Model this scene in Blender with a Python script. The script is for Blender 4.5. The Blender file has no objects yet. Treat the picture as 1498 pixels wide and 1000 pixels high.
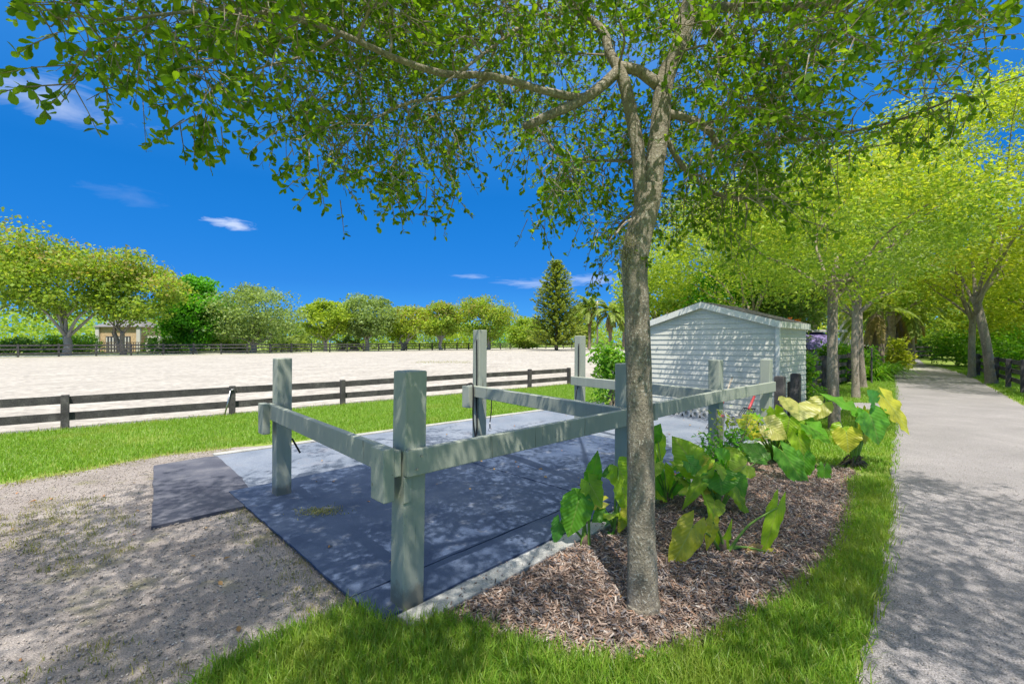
import bpy, math, random
import numpy as np
from mathutils import Vector, Matrix
random.seed(7); RNG = np.random.default_rng(11)
S = bpy.context.scene; COL = S.collection
F = 666.0; H = 1.58; CX = 749.0; CY = 500.0          # picture geometry: focal length in photo pixels, eye height

def gp(px, py):                                       # ground point seen at a photo pixel
    d = F*H/(py-CY); return Vector(((px-CX)/F*d, d, 0))
def wp(px, py, d):                                    # point at depth d seen at a photo pixel
    return Vector(((px-CX)/F*d, d, H-(py-CY)/F*d))

# ------------------------------------------------------------------ materials
def new_mat(name):
    m = bpy.data.materials.new(name); m.use_nodes = True
    nt = m.node_tree; b = nt.nodes['Principled BSDF']; return m, nt, b
def ramp(nt, fac, stops):
    r = nt.nodes.new('ShaderNodeValToRGB'); e = r.color_ramp.elements
    while len(e) < len(stops): e.new(0.5)
    for k, (p, c) in enumerate(stops):
        e[k].position = p; e[k].color = (c[0], c[1], c[2], 1)
    nt.links.new(fac, r.inputs[0]); return r.outputs[0]
def noise(nt, scale, detail=4, rough=.55, vec=None, dist=0):
    n = nt.nodes.new('ShaderNodeTexNoise'); n.inputs['Scale'].default_value = scale
    n.inputs['Detail'].default_value = detail; n.inputs['Roughness'].default_value = rough
    n.inputs['Distortion'].default_value = dist
    if vec is not None: nt.links.new(vec, n.inputs['Vector'])
    return n.outputs['Fac']
def coords(nt, scale=(1, 1, 1), rot=(0, 0, 0)):
    t = nt.nodes.new('ShaderNodeTexCoord'); mp = nt.nodes.new('ShaderNodeMapping')
    mp.inputs['Scale'].default_value = scale; mp.inputs['Rotation'].default_value = rot
    nt.links.new(t.outputs['Object'], mp.inputs[0]); return mp.outputs[0]
def mixc(nt, fac, a, b, mode='MIX'):
    m = nt.nodes.new('ShaderNodeMix'); m.data_type = 'RGBA'; m.blend_type = mode
    for s, v in ((0, fac), (6, a), (7, b)):
        if hasattr(v, 'default_value'): nt.links.new(v, m.inputs[s])
        elif s == 0: m.inputs[0].default_value = v
        else: m.inputs[s].default_value = (v[0], v[1], v[2], 1)
    return m.outputs[2]
def bump(nt, b, fac, strength, dist=.02):
    n = nt.nodes.new('ShaderNodeBump'); n.inputs['Strength'].default_value = strength
    n.inputs['Distance'].default_value = dist
    nt.links.new(fac, n.inputs['Height']); nt.links.new(n.outputs[0], b.inputs['Normal'])

def surf(name, stops, scale=6, fine=80, fine_amt=.25, rough=.85, bumps=.4, bdist=.01, stretch=(1, 1, 1), spec=.3, big=None):
    m, nt, b = new_mat(name); v = coords(nt, stretch)
    c = ramp(nt, noise(nt, scale, 6, .6, v), stops)
    f = noise(nt, fine, 3, .6, v)
    g = ramp(nt, f, [(.3, (1-fine_amt,)*3), (.7, (1+fine_amt,)*3)])
    c = mixc(nt, 1.0, c, g, 'MULTIPLY')
    if big:
        c = mixc(nt, ramp(nt, noise(nt, big[0], 4, .6, v), [(big[1], (0,)*3), (big[2], (1,)*3)]), c, big[3])
    nt.links.new(c, b.inputs['Base Color']); b.inputs['Roughness'].default_value = rough
    b.inputs['Specular IOR Level'].default_value = spec
    if bumps: bump(nt, b, f, bumps, bdist)
    return m
def leafmat(name, cols, trans=.4, rough=.45, tcol=None, spec=.35, patch=None):
    m, nt, b = new_mat(name)
    g = nt.nodes.new('ShaderNodeNewGeometry')
    n = len(cols); c = ramp(nt, g.outputs['Random Per Island'], [(k/max(1, n-1), cc) for k, cc in enumerate(cols)])
    if patch: c = mixc(nt, ramp(nt, noise(nt, patch[0], 5, .65, coords(nt)), [(patch[1], (0,)*3), (patch[2], (.75,)*3)]), c, patch[3])
    nt.links.new(c, b.inputs['Base Color']); b.inputs['Roughness'].default_value = rough
    b.inputs['Specular IOR Level'].default_value = spec
    t = nt.nodes.new('ShaderNodeBsdfTranslucent')
    tc = mixc(nt, 1.0, c, tcol or (1.6, 1.6, .5), 'MULTIPLY'); nt.links.new(tc, t.inputs[0])
    mx = nt.nodes.new('ShaderNodeMixShader'); mx.inputs[0].default_value = trans
    nt.links.new(b.outputs[0], mx.inputs[1]); nt.links.new(t.outputs[0], mx.inputs[2])
    nt.links.new(mx.outputs[0], nt.nodes['Material Output'].inputs[0]); return m
def plain(name, c, rough=.6, amt=.15, scale=12, metallic=0):
    m = surf(name, [(.3, tuple(x*(1-amt) for x in c)), (.7, tuple(x*(1+amt) for x in c))], scale, 90, .08, rough, .15, .004)
    m.node_tree.nodes['Principled BSDF'].inputs['Metallic'].default_value = metallic; return m

M = {}
M['soil_lawn'] = surf('lawn_soil', [(.3, (.15, .21, .035)), (.55, (.21, .28, .05)), (.75, (.25, .26, .08))], 1.2, 60, .3, .95)
M['gravel'] = surf('gravel', [(.25, (.215, .187, .17)), (.5, (.32, .283, .26)), (.75, (.41, .372, .345))], 1.6, 130, .5, .95, 1, .012, big=(2.2, .56, .74, (.20, .19, .09)))
M['pebble'] = leafmat('pebble', [(.20, .175, .15), (.34, .30, .265), (.46, .42, .375), (.28, .24, .20), (.56, .53, .49)], 0, .8)
M['asphalt'] = surf('driveway', [(.25, (.235, .222, .222)), (.5, (.285, .268, .268)), (.75, (.345, .322, .322))], .9, 120, .6, .95, 1, .01)
M['sand'] = surf('sand', [(.3, (.315, .293, .26)), (.5, (.375, .35, .312)), (.7, (.43, .405, .362))], .6, 4, .3, .97, 1, .09)
M['path'] = surf('pale_path', [(.3, (.5, .46, .42)), (.7, (.6, .56, .52))], 1, 30, .15, .95)
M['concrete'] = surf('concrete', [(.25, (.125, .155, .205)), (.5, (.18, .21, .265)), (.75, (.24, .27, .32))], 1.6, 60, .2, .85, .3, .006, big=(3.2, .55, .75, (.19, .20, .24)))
M['curb'] = surf('curb_concrete', [(.25, (.26, .26, .24)), (.5, (.36, .36, .34)), (.75, (.44, .44, .42))], 5, 70, .25, .9, .5, .008)
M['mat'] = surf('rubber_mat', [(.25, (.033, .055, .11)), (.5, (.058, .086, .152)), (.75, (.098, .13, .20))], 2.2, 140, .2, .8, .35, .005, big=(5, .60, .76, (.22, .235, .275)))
M['mat_dark'] = surf('rubber_mat_dark', [(.25, (.055, .058, .08)), (.5, (.085, .09, .115)), (.75, (.17, .17, .19))], 2.6, 140, .2, .85, .35, .005)
M['mulch'] = surf('mulch_soil', [(.3, (.11, .08, .065)), (.55, (.20, .145, .115)), (.75, (.29, .22, .18))], 9, 60, .5, .95, 1, .03)
M['chip'] = leafmat('wood_chip', [(0.115, 0.077, 0.059), (0.264, 0.191, 0.148), (0.413, 0.318, 0.258), (0.198, 0.134, 0.103), (0.544, 0.481, 0.425), (0.363, 0.207, 0.129), (0.181, 0.164, 0.166), (0.296, 0.259, 0.249)], 0, .9)
M['litter'] = leafmat('dead_leaf', [(.45, .17, .06), (.38, .26, .12), (.25, .15, .07), (.5, .32, .14)], .2, .8)
def paint_mat():
    m, nt, b = new_mat('sage_paint'); v = coords(nt, (1, 1, .25))
    c = ramp(nt, noise(nt, 3, 5, .6, v), [(.3, (.29, .32, .265)), (.55, (.325, .355, .295)), (.8, (.36, .39, .33))])
    sp = ramp(nt, noise(nt, 38, 3, .5, coords(nt)), [(.70, (0, 0, 0)), (.75, (1, 1, 1))])
    c = mixc(nt, sp, c, (.20, .20, .14))
    gr = ramp(nt, noise(nt, 26, 4, .6, coords(nt, (1, 1, .06))), [(.35, (.95,)*3), (.6, (1.02,)*3)])
    c = mixc(nt, 1, c, gr, 'MULTIPLY')
    ck = noise(nt, 17, 5, .7, coords(nt, (1, 1, .035)), .3)
    c = mixc(nt, ramp(nt, ck, [(.655, (0, 0, 0)), (.675, (.8,)*3)]), c, (.12, .12, .085))
    tcz = nt.nodes.new('ShaderNodeNewGeometry'); sp_ = nt.nodes.new('ShaderNodeSeparateXYZ'); nt.links.new(tcz.outputs['Position'], sp_.inputs[0])
    ad = nt.nodes.new('ShaderNodeMath'); ad.operation = 'MULTIPLY_ADD'; nt.links.new(noise(nt, 14, 5, .7, coords(nt)), ad.inputs[0]); ad.inputs[1].default_value = -.22; nt.links.new(sp_.outputs[2], ad.inputs[2])
    c = mixc(nt, ramp(nt, ad.outputs[0], [(-.07, (.75,)*3), (.06, (0,)*3)]), c, (.17, .15, .11))
    nt.links.new(c, b.inputs['Base Color']); b.inputs['Roughness'].default_value = .62
    bump(nt, b, noise(nt, 40, 5, .7, coords(nt, (1, 1, .1))), .45, .005); return m
M['sage'] = paint_mat()
M['black_wood'] = surf('black_fence_wood', [(.3, (.035, .034, .036)), (.55, (.075, .07, .07)), (.78, (.17, .155, .145))], 5, 70, .4, .8, .5, .006, (1, 1, 1.5))
M['grey_wood'] = surf('weathered_fence_wood', [(.3, (.04, .038, .038)), (.55, (.08, .075, .073)), (.78, (.17, .16, .15))], 4, 60, .4, .85, .5, .006)
M['siding'] = surf('siding_paint', [(.3, (.55, .55, .48)), (.7, (.64, .635, .56))], 2.5, 40, .07, .6, .1, .004, (1, 1, .4), big=(4, .62, .85, (.37, .40, .35)))
M['trim'] = surf('trim_paint', [(.3, (.62, .62, .57)), (.7, (.74, .74, .69))], 5, 50, .12, .6, .1, .004, big=(9, .6, .8, (.42, .41, .36)))
M['shingle'] = surf('shingle', [(.3, (.09, .085, .085)), (.7, (.18, .17, .165))], 9, 60, .3, .95)
M['white_block'] = surf('white_block', [(.3, (.5, .49, .46)), (.7, (.68, .67, .63))], 12, 60, .2, .9)
def bark(name, a, b_, c_, lich=(.48, .48, .43), amt=(.58, .66), sc=1):
    m, nt, b = new_mat(name); v = coords(nt, (1, 1, .4))
    c = ramp(nt, noise(nt, 9*sc, 6, .7, v), [(.3, a), (.52, b_), (.75, c_)])
    fl = noise(nt, 75*sc, 4, .65, coords(nt, (1, 1, .7)))
    c = mixc(nt, ramp(nt, fl, [(amt[0], (0,)*3), (amt[1], (.9,)*3)]), c, lich)
    c = mixc(nt, ramp(nt, fl, [(.34, (.75,)*3), (.42, (0,)*3)]), c, tuple(x*.5 for x in a))
    c = mixc(nt, ramp(nt, noise(nt, 4*sc, 4, .6, coords(nt)), [(.56, (0,)*3), (.72, (.55,)*3)]), c, tuple(x*.75 for x in a))
    nt.links.new(c, b.inputs['Base Color']); b.inputs['Roughness'].default_value = .9
    bump(nt, b, fl, 1.0, .014); return m
M['bark_main'] = bark('bark_mottled', (.17, .145, .105), (.265, .23, .17), (.36, .315, .24), (.50, .48, .40), (.56, .64))
M['bark_brown'] = bark('bark_brown', (.17, .135, .10), (.28, .23, .175), (.39, .33, .26), (.52, .48, .40), (.58, .66), .6)
M['bark_pale'] = bark('bark_pale', (.26, .235, .20), (.36, .33, .28), (.46, .43, .37), (.55, .53, .48), (.55, .68), .25)
M['palm_bark'] = bark('palm_bark', (.13, .10, .075), (.24, .19, .14), (.36, .30, .23), (.42, .36, .28), (.6, .7), .4)
M['royal_bark'] = bark('royal_palm_bark', (.40, .39, .36), (.5, .49, .46), (.58, .57, .54), (.62, .61, .58), (.55, .7), .2)
M['leaf_main'] = leafmat('leaf_oak', [(0.065, 0.145, 0.014), (0.097, 0.2, 0.017), (0.14, 0.266, 0.02), (0.185, 0.315, 0.023), (0.26, 0.387, 0.03), (0.109, 0.194, 0.023)], .5, .5, None, .2)
M['leaf_lime'] = leafmat('leaf_lime', [(0.238, 0.307, 0.033), (0.327, 0.404, 0.04), (0.446, 0.503, 0.06), (0.535, 0.53, 0.081), (0.194, 0.279, 0.04)], 0.52, .5, patch=(.55, .5, .68, (.22, .33, .045)))
M['leaf_gold'] = leafmat('leaf_gold', [(0.261, 0.361, 0.039), (0.361, 0.454, 0.052), (0.458, 0.535, 0.077), (0.218, 0.347, 0.039), (0.327, 0.4, 0.065)], 0.52, .5, patch=(.55, .5, .68, (.24, .34, .05)))
M['leaf_mid'] = leafmat('leaf_mid', [(0.162, 0.276, 0.038), (0.243, 0.374, 0.049), (0.34, 0.47, 0.061), (0.405, 0.47, 0.078), (0.13, 0.227, 0.038)], 0.5, .5, patch=(.55, .5, .68, (.14, .23, .035)))
M['leaf_olive'] = leafmat('leaf_olive', [(0.186, 0.277, 0.086), (0.257, 0.364, 0.122), (0.343, 0.437, 0.157), (0.143, 0.218, 0.072)], 0.45, .55, patch=(.55, .48, .66, (.09, .14, .05)))
M['leaf_vine'] = leafmat('leaf_vine', [(0.075, 0.243, 0.019), (0.12, 0.372, 0.023), (0.179, 0.472, 0.031), (0.045, 0.157, 0.019)], 0.5, .4)
M['leaf_bronze'] = leafmat('leaf_bronze', [(0.24, 0.252, 0.054), (0.324, 0.3, 0.072), (0.372, 0.288, 0.102), (0.204, 0.24, 0.048), (0.288, 0.324, 0.06)], 0.45, .55)
M['leaf_pine'] = leafmat('leaf_conifer', [(0.135, 0.203, 0.041), (0.216, 0.284, 0.047), (0.297, 0.338, 0.061), (0.108, 0.162, 0.041)], 0.35, .6)
M['leaf_dark'] = leafmat('leaf_dark', [(0.062, 0.146, 0.026), (0.104, 0.229, 0.038), (0.166, 0.312, 0.048)], 0.4, .45)
M['leaf_hedge'] = leafmat('leaf_hedge', [(0.088, 0.237, 0.019), (0.15, 0.35, 0.025), (0.225, 0.45, 0.037), (0.062, 0.163, 0.019), (0.338, 0.5, 0.075)], 0.45, .35)
M['frond'] = leafmat('palm_frond', [(0.168, 0.252, 0.049), (0.238, 0.336, 0.07), (0.336, 0.406, 0.098), (0.14, 0.196, 0.042)], 0.45, .5)
M['frond_dry'] = leafmat('palm_frond_dry', [(.30, .24, .10), (.38, .30, .12), (.22, .17, .08), (.42, .30, .09)], .25, .8)
M['moss'] = leafmat('air_moss', [(.30, .30, .24), (.38, .38, .31), (.24, .23, .18)], .2, .9)
M['grass_near'] = leafmat('grass_shade', [(0.122, 0.248, 0.026), (0.175, 0.336, 0.034), (0.243, 0.41, 0.043), (0.298, 0.435, 0.06), (0.108, 0.199, 0.026), (0.378, 0.41, 0.103)], 0.45, .4, patch=(1.6, .5, .7, (.30, .36, .07)))
M['grass_lawn'] = leafmat('grass_sun', [(0.15, 0.291, 0.025), (0.191, 0.356, 0.03), (0.246, 0.405, 0.049), (0.129, 0.259, 0.019), (0.314, 0.405, 0.118)], .38, .45, patch=(.9, .54, .74, (.33, .37, .09)))
M['grass_dry'] = leafmat('grass_dry', [(.26, .27, .07), (.32, .28, .10), (.18, .24, .04), (.38, .32, .16)], .3, .7)
M['rubber'] = plain('black_rubber', (.02, .02, .022), .5)
M['steel'] = plain('galvanised_steel', (.45, .45, .46), .35, .15, 30, .9)
M['red_handle'] = plain('red_handle', (.42, .06, .07), .4)
M['blue_plastic'] = plain('blue_plastic', (.04, .11, .28), .35)
M['purple'] = plain('purple_canvas', (.20, .16, .34), .7)
M['white_wall'] = plain('white_wall', (.50, .48, .45), .7)
M['brick'] = surf('tan_stone', [(.3, (.36, .25, .14)), (.5, (.48, .34, .20)), (.7, (.55, .43, .28))], 3, 12, .25, .9, .4, .03)
M['grey_roof'] = plain('grey_roof', (.17, .165, .17), .8, .1, 3)
M['dark_glass'] = plain('dark_window', (.05, .05, .06), .15)
M['brown_rail'] = plain('brown_rail', (.12, .085, .06), .7)
M['pink'] = leafmat('pink_petal', [(.75, .25, .42), (.85, .40, .52)], .3, .5)
M['orange'] = leafmat('orange_flower', [(.85, .22, .02), (.9, .35, .04)], .3, .5)
M['tan_pole'] = plain('pole_wood', (.42, .37, .31), .8)
M['root'] = plain('root_brown', (.14, .10, .075), .9, .4, 20)

def earmat(name, base, vein, edge, edge_amt, trans=.5):
    m, nt, b = new_mat(name)
    uv = nt.nodes.new('ShaderNodeUVMap'); sep = nt.nodes.new('ShaderNodeSeparateXYZ'); nt.links.new(uv.outputs[0], sep.inputs[0])
    ab = nt.nodes.new('ShaderNodeMath'); ab.operation = 'ABSOLUTE'; nt.links.new(sep.outputs[0], ab.inputs[0])
    c = ramp(nt, noise(nt, 9, 4, .6, coords(nt)), [(.3, tuple(x*.75 for x in base)), (.7, tuple(x*1.2 for x in base))])
    # side veins run out and forward from the midrib: bands in (v - .45|u|)
    k = nt.nodes.new('ShaderNodeMath'); k.operation = 'MULTIPLY_ADD'; nt.links.new(ab.outputs[0], k.inputs[0]); k.inputs[1].default_value = -.45
    nt.links.new(sep.outputs[1], k.inputs[2])
    s = nt.nodes.new('ShaderNodeMath'); s.operation = 'MULTIPLY'; nt.links.new(k.outputs[0], s.inputs[0]); s.inputs[1].default_value = 46
    sn = nt.nodes.new('ShaderNodeMath'); sn.operation = 'SINE'; nt.links.new(s.outputs[0], sn.inputs[0])
    c = mixc(nt, ramp(nt, sn.outputs[0], [(.86, (0,)*3), (.99, (.4,)*3)]), c, vein)
    c = mixc(nt, ramp(nt, ab.outputs[0], [(.02, (1,)*3), (.06, (0,)*3)]), c, vein)
    a2 = nt.nodes.new('ShaderNodeMath'); a2.operation = 'MULTIPLY_ADD'
    nt.links.new(noise(nt, 7, 3, .6, coords(nt)), a2.inputs[0]); a2.inputs[1].default_value = .9; nt.links.new(ab.outputs[0], a2.inputs[2])
    c = mixc(nt, ramp(nt, a2.outputs[0], [(1.36-edge_amt, (0,)*3), (1.5-edge_amt, (1,)*3)]), c, edge)
    nt.links.new(c, b.inputs['Base Color']); b.inputs['Roughness'].default_value = .36
    bump(nt, b, sn.outputs[0], .25, .006)
    t = nt.nodes.new('ShaderNodeBsdfTranslucent'); nt.links.new(mixc(nt, 1, c, (1.4, 1.5, .6), 'MULTIPLY'), t.inputs[0])
    mx = nt.nodes.new('ShaderNodeMixShader'); mx.inputs[0].default_value = trans
    nt.links.new(b.outputs[0], mx.inputs[1]); nt.links.new(t.outputs[0], mx.inputs[2])
    nt.links.new(mx.outputs[0], nt.nodes['Material Output'].inputs[0]); return m
M['ear_green'] = earmat('ear_leaf_green', (.13, .36, .03), (.20, .36, .06), (.10, .22, .02), 0)
M['ear_dark'] = earmat('ear_leaf_dark', (.075, .26, .04), (.10, .24, .06), (.05, .15, .03), 0)
M['ear_lime'] = earmat('ear_leaf_lime', (.34, .52, .03), (.36, .44, .08), (.42, .38, .04), .12)
M['ear_yellow'] = earmat('ear_leaf_yellow', (.54, .52, .05), (.50, .52, .12), (.36, .17, .03), .18)
M['ear_pale'] = earmat('ear_leaf_pale', (.52, .50, .15), (.42, .45, .10), (.60, .52, .25), .2)
M['ear_brown'] = earmat('ear_leaf_brown', (.30, .20, .06), (.4, .3, .1), (.16, .09, .03), .3, .2)
M['petiole'] = plain('petiole', (.16, .29, .045), .4)

# ------------------------------------------------------------------ builders
def link(name, me, mat, parent=None):
    o = bpy.data.objects.new(name, me); COL.objects.link(o)
    if mat is not None: me.materials.append(M[mat] if isinstance(mat, str) else mat)
    if parent is not None: o.parent = parent; o.location = -parent.location if parent.type == 'EMPTY' else (0, 0, 0)
    return o
def tag(o, label=None, cat=None, group=None, kind=None):
    for k, v in (('label', label), ('category', cat), ('group', group), ('kind', kind)):
        if v: o[k] = v
    return o
def thing(name, label, cat, loc=(0, 0, 0), group=None):
    o = bpy.data.objects.new(name, None); COL.objects.link(o); o.location = loc; o.empty_display_size = .1
    return tag(o, label, cat, group)
class MB:
    def __init__(s): s.v = []; s.f = []
    def add(s, vs, fs):
        n = len(s.v); s.v += [tuple(v) for v in vs]; s.f += [tuple(i+n for i in f) for f in fs]; return s
    def box(s, c, half, ax=None, ay=None, az=None):
        c = Vector(c); ax = (ax or Vector((1, 0, 0)))*half[0]; ay = (ay or Vector((0, 1, 0)))*half[1]; az = (az or Vector((0, 0, 1)))*half[2]
        vs = [c+ax*i+ay*j+az*k for k in (-1, 1) for j in (-1, 1) for i in (-1, 1)]
        return s.add(vs, [(0, 2, 3, 1), (4, 5, 7, 6), (0, 1, 5, 4), (2, 6, 7, 3), (0, 4, 6, 2), (1, 3, 7, 5)])
    def bar(s, a, b, w, h, up=Vector((0, 0, 1))):
        a = Vector(a); b = Vector(b); d = (b-a); L = d.length; d.normalize(); sd = d.cross(up).normalized(); u = sd.cross(d)
        return s.box((a+b)/2, (L/2, w/2, h/2), d, sd, u)
    def tube(s, pts, rad, n=8, cap=True, rough=0):
        pts = [Vector(p) for p in pts]; k = len(pts); base = len(s.v)
        ref = Vector((1, 0, 0)) if abs((pts[-1]-pts[0]).normalized().x) < .8 else Vector((0, 1, 0))
        for i, p in enumerate(pts):
            t = (pts[min(i+1, k-1)]-pts[max(i-1, 0)]).normalized()
            u = (ref-t*ref.dot(t)).normalized(); w = t.cross(u); ref = u
            r = rad[i] if hasattr(rad, '__len__') else rad
            for j in range(n):
                a = 2*math.pi*j/n; rr = r*(1+rough*(random.random()-.5))
                s.v.append(tuple(p+u*math.cos(a)*rr+w*math.sin(a)*rr))
        for i in range(k-1):
            for j in range(n):
                a = base+i*n+j; b = base+i*n+(j+1) % n
                s.f.append((a, b, b+n, a+n))
        if cap:
            s.f.append(tuple(base+j for j in reversed(range(n)))); s.f.append(tuple(base+(k-1)*n+j for j in range(n)))
        return s
    def build(s, name, mat, parent=None, smooth=False, bevel=0):
        me = bpy.data.meshes.new(name); me.from_pydata(s.v, [], s.f); me.update()
        if smooth: me.shade_smooth()
        o = link(name, me, mat, parent)
        if bevel:
            m = o.modifiers.new('bevel', 'BEVEL'); m.width = bevel; m.segments = 2; m.limit_method = 'ANGLE'
        return o
def np_mesh(name, V, faces, mat, parent=None, smooth=False):
    """V: (N,k,3) vertices of N copies of a small template whose polygons are given by faces."""
    N, k, _ = V.shape; me = bpy.data.meshes.new(name)
    me.vertices.add(N*k); me.vertices.foreach_set('co', V.reshape(-1).astype(np.float32))
    sizes = np.array([len(f) for f in faces]); flat = np.concatenate([np.array(f) for f in faces])
    L = (flat[None, :]+(np.arange(N)*k)[:, None]).reshape(-1)
    me.loops.add(len(L)); me.loops.foreach_set('vertex_index', L.astype(np.int32))
    ss = np.tile(sizes, N); me.polygons.add(len(ss))
    me.polygons.foreach_set('loop_start', np.concatenate([[0], np.cumsum(ss)[:-1]]).astype(np.int32))
    me.polygons.foreach_set('loop_total', ss.astype(np.int32))
    if smooth: me.polygons.foreach_set('use_smooth', np.ones(len(ss), dtype=bool))
    me.update(calc_edges=True); return link(name, me, mat, parent)
def unit(a): return a/np.maximum(np.linalg.norm(a, axis=-1, keepdims=True), 1e-9)
def rnd_dir(n, flat=1.0):
    d = RNG.normal(size=(n, 3)); d[:, 2] *= flat; return unit(d)
def leaves(name, P, D, Nn, L, W, mat, parent=None, fold=.25, wide=.62):
    """leaf blades: base P, direction D, facing Nn, length L, width W, folded along the midrib"""
    D = unit(D); side = unit(np.cross(D, Nn)); up = np.cross(side, D)
    L = L[:, None]; W = W[:, None]/2
    b = P; t = P+D*L-up*L*.10
    def pt(u, s): return P+D*L*u+side*W*s+up*W*fold*abs(s)
    V = np.stack([b, pt(.32, .62), pt(wide+.1, .98), t, pt(wide+.1, -.98), pt(.32, -.62)], 1)
    return np_mesh(name, V, [(0, 3, 2, 1), (0, 5, 4, 3)], mat, parent)
def obovate(name, P, D, Nn, L, W, mat, parent=None, fold=.22):
    D = unit(D); side = unit(np.cross(D, Nn)); up = np.cross(side, D); L = L[:, None]; W = W[:, None]/2
    def pt(u, s): return P+D*L*u+side*W*s+up*(W*fold*abs(s)-L*.12*u*u)
    V = np.stack([pt(0, 0), pt(.3, .5), pt(.62, 1), pt(.88, .72), pt(1, 0), pt(.88, -.72), pt(.62, -1), pt(.3, -.5), pt(.55, 0)], 1)
    return np_mesh(name, V, [(0, 8, 2, 1), (8, 4, 3, 2), (0, 7, 6, 8), (8, 6, 5, 4)], mat, parent, True)
def cards(name, P, D, Nn, L, W, mat, parent=None):
    D = unit(D); side = unit(np.cross(D, Nn)); up = np.cross(side, D); L = L[:, None]; W = W[:, None]/2
    V = np.stack([P-D*L*.5, P+side*W-up*L*.06, P+D*L*.5, P-side*W-up*L*.06], 1)
    return np_mesh(name, V, [(0, 1, 2, 3)], mat, parent)
def inpoly(P, poly):
    x, y = P[:, 0], P[:, 1]; r = np.zeros(len(P), bool); n = len(poly)
    for i in range(n):
        x1, y1 = poly[i][0], poly[i][1]; x2, y2 = poly[(i+1) % n][0], poly[(i+1) % n][1]
        c = ((y1 > y) != (y2 > y)) & (x < (x2-x1)*(y-y1)/((y2-y1) if y2 != y1 else 1e-9)+x1); r ^= c
    return r
def scatter(poly, dens, jit=.05):
    a = np.array([(p[0], p[1]) for p in poly]); lo = a.min(0); hi = a.max(0); n = int((hi-lo).prod()*dens)
    P = RNG.uniform(lo, hi, (n, 2)); return P[inpoly(P+RNG.normal(0, jit, P.shape), poly)]
def patchy(P, s, seed=0):                              # cheap smooth pseudo noise 0..1 for clumping
    x, y = P[:, 0]*s+seed, P[:, 1]*s+seed*1.7
    return .5+.17*(np.sin(x*1.3+np.sin(y*1.7))+np.sin(y*1.9+1.3*np.sin(x*.7))+np.sin((x+y)*2.3+1.1))
def grass_mesh(P, z, hmin, hmax, w, lean=.5):
    n = len(P); h = RNG.uniform(hmin, hmax, n); a = RNG.uniform(0, 2*np.pi, n)
    d = np.stack([np.cos(a), np.sin(a), np.zeros(n)], 1); b = a+RNG.uniform(-1, 1, n)+np.pi/2
    s = np.stack([np.cos(b), np.sin(b), np.zeros(n)], 1)*(w*RNG.uniform(.6, 1.3, n))[:, None]/2
    B = np.stack([P[:, 0], P[:, 1], np.full(n, z)], 1); up = np.array([0, 0, 1.0]); h = h[:, None]; l = (RNG.uniform(.1, 1, n)*lean)[:, None]
    mid = B+up*h*.55+d*h*l*.35; tip = B+up*h*(1-.3*l)+d*h*l
    return np.stack([B-s, B+s, mid+s*.85, mid-s*.85, tip], 1)
GF = [(0, 1, 2, 3), (3, 2, 4)]
def grass(name, P, z, hmin, hmax, w, mat, label, lean=.5):
    o = np_mesh(name, grass_mesh(P, z, hmin, hmax, w, lean), GF, mat); tag(o, label, 'grass', None, 'stuff'); return o

def sheet(name, pts, z, mat, kind='structure', jitter=0, step=.25, label=None, cat=None, thick=0):
    out = []
    for i in range(len(pts)):
        a = Vector((pts[i][0], pts[i][1])); b = Vector((pts[(i+1) % len(pts)][0], pts[(i+1) % len(pts)][1]))
        n = max(1, int((b-a).length/step)) if jitter else 1
        n = min(n, 200)
        for k in range(n):
            p = a.lerp(b, k/n)
            if jitter: p = p+Vector((random.uniform(-1, 1), random.uniform(-1, 1)))*jitter
            out.append((p.x, p.y))
    n = len(out); mb = MB()
    mb.add([(x, y, z) for x, y in out], [tuple(range(n))])
    if thick:
        mb.add([(x, y, z-thick) for x, y in out], [])
        mb.f += [(i, n+i, n+(i+1) % n, (i+1) % n) for i in range(n)]
    o = mb.build(name, mat)
    import bmesh
    bm = bmesh.new(); bm.from_mesh(o.data); bmesh.ops.recalc_face_normals(bm, faces=bm.faces)
    if max(bm.faces, key=lambda f: f.calc_area()).normal.z < 0: bmesh.ops.reverse_faces(bm, faces=bm.faces)
    bmesh.ops.triangulate(bm, faces=bm.faces); bm.to_mesh(o.data); bm.free()
    return tag(o, label, cat, None, kind)

def spline(pts, n=6):                                  # catmull-rom through (Vector, radius)
    out = []
    P = [p for p, r in pts]; R = [r for p, r in pts]
    for i in range(len(P)-1):
        p0 = P[max(i-1, 0)]; p1 = P[i]; p2 = P[i+1]; p3 = P[min(i+2, len(P)-1)]
        for k in range(n):
            t = k/n
            q = .5*((2*p1)+(p2-p0)*t+(2*p0-5*p1+4*p2-p3)*t*t+(3*p1-p0-3*p2+p3)*t**3)
            out.append((q, R[i]*(1-t)+R[i+1]*t))
    out.append((P[-1], R[-1])); return out

# ------------------------------------------------------------------ world, sun, camera
EL = math.radians(62); LH = Vector((-.10, .995, 0)).normalized()        # light travels this way over the ground
SUND = Vector((-LH.x*math.cos(EL), -LH.y*math.cos(EL), math.sin(EL)))    # towards the sun
w = bpy.data.worlds.new('World'); S.world = w; w.use_nodes = True; nt = w.node_tree
bg = nt.nodes['Background']; sky = nt.nodes.new('ShaderNodeTexSky'); sky.sky_type = 'NISHITA'; sky.sun_disc = False
sky.sun_elevation = EL; sky.sun_rotation = math.atan2(SUND.x, SUND.y); sky.altitude = 0; sky.air_density = 1.0; sky.dust_density = .2; sky.ozone_density = 3.0
hs = nt.nodes.new('ShaderNodeHueSaturation'); hs.inputs['Saturation'].default_value = 1.25; hs.inputs['Value'].default_value = 1.0
nt.links.new(sky.outputs[0], hs.inputs['Color'])
tc = nt.nodes.new('ShaderNodeTexCoord')
sz = nt.nodes.new('ShaderNodeSeparateXYZ'); nt.links.new(tc.outputs['Generated'], sz.inputs[0])
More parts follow.
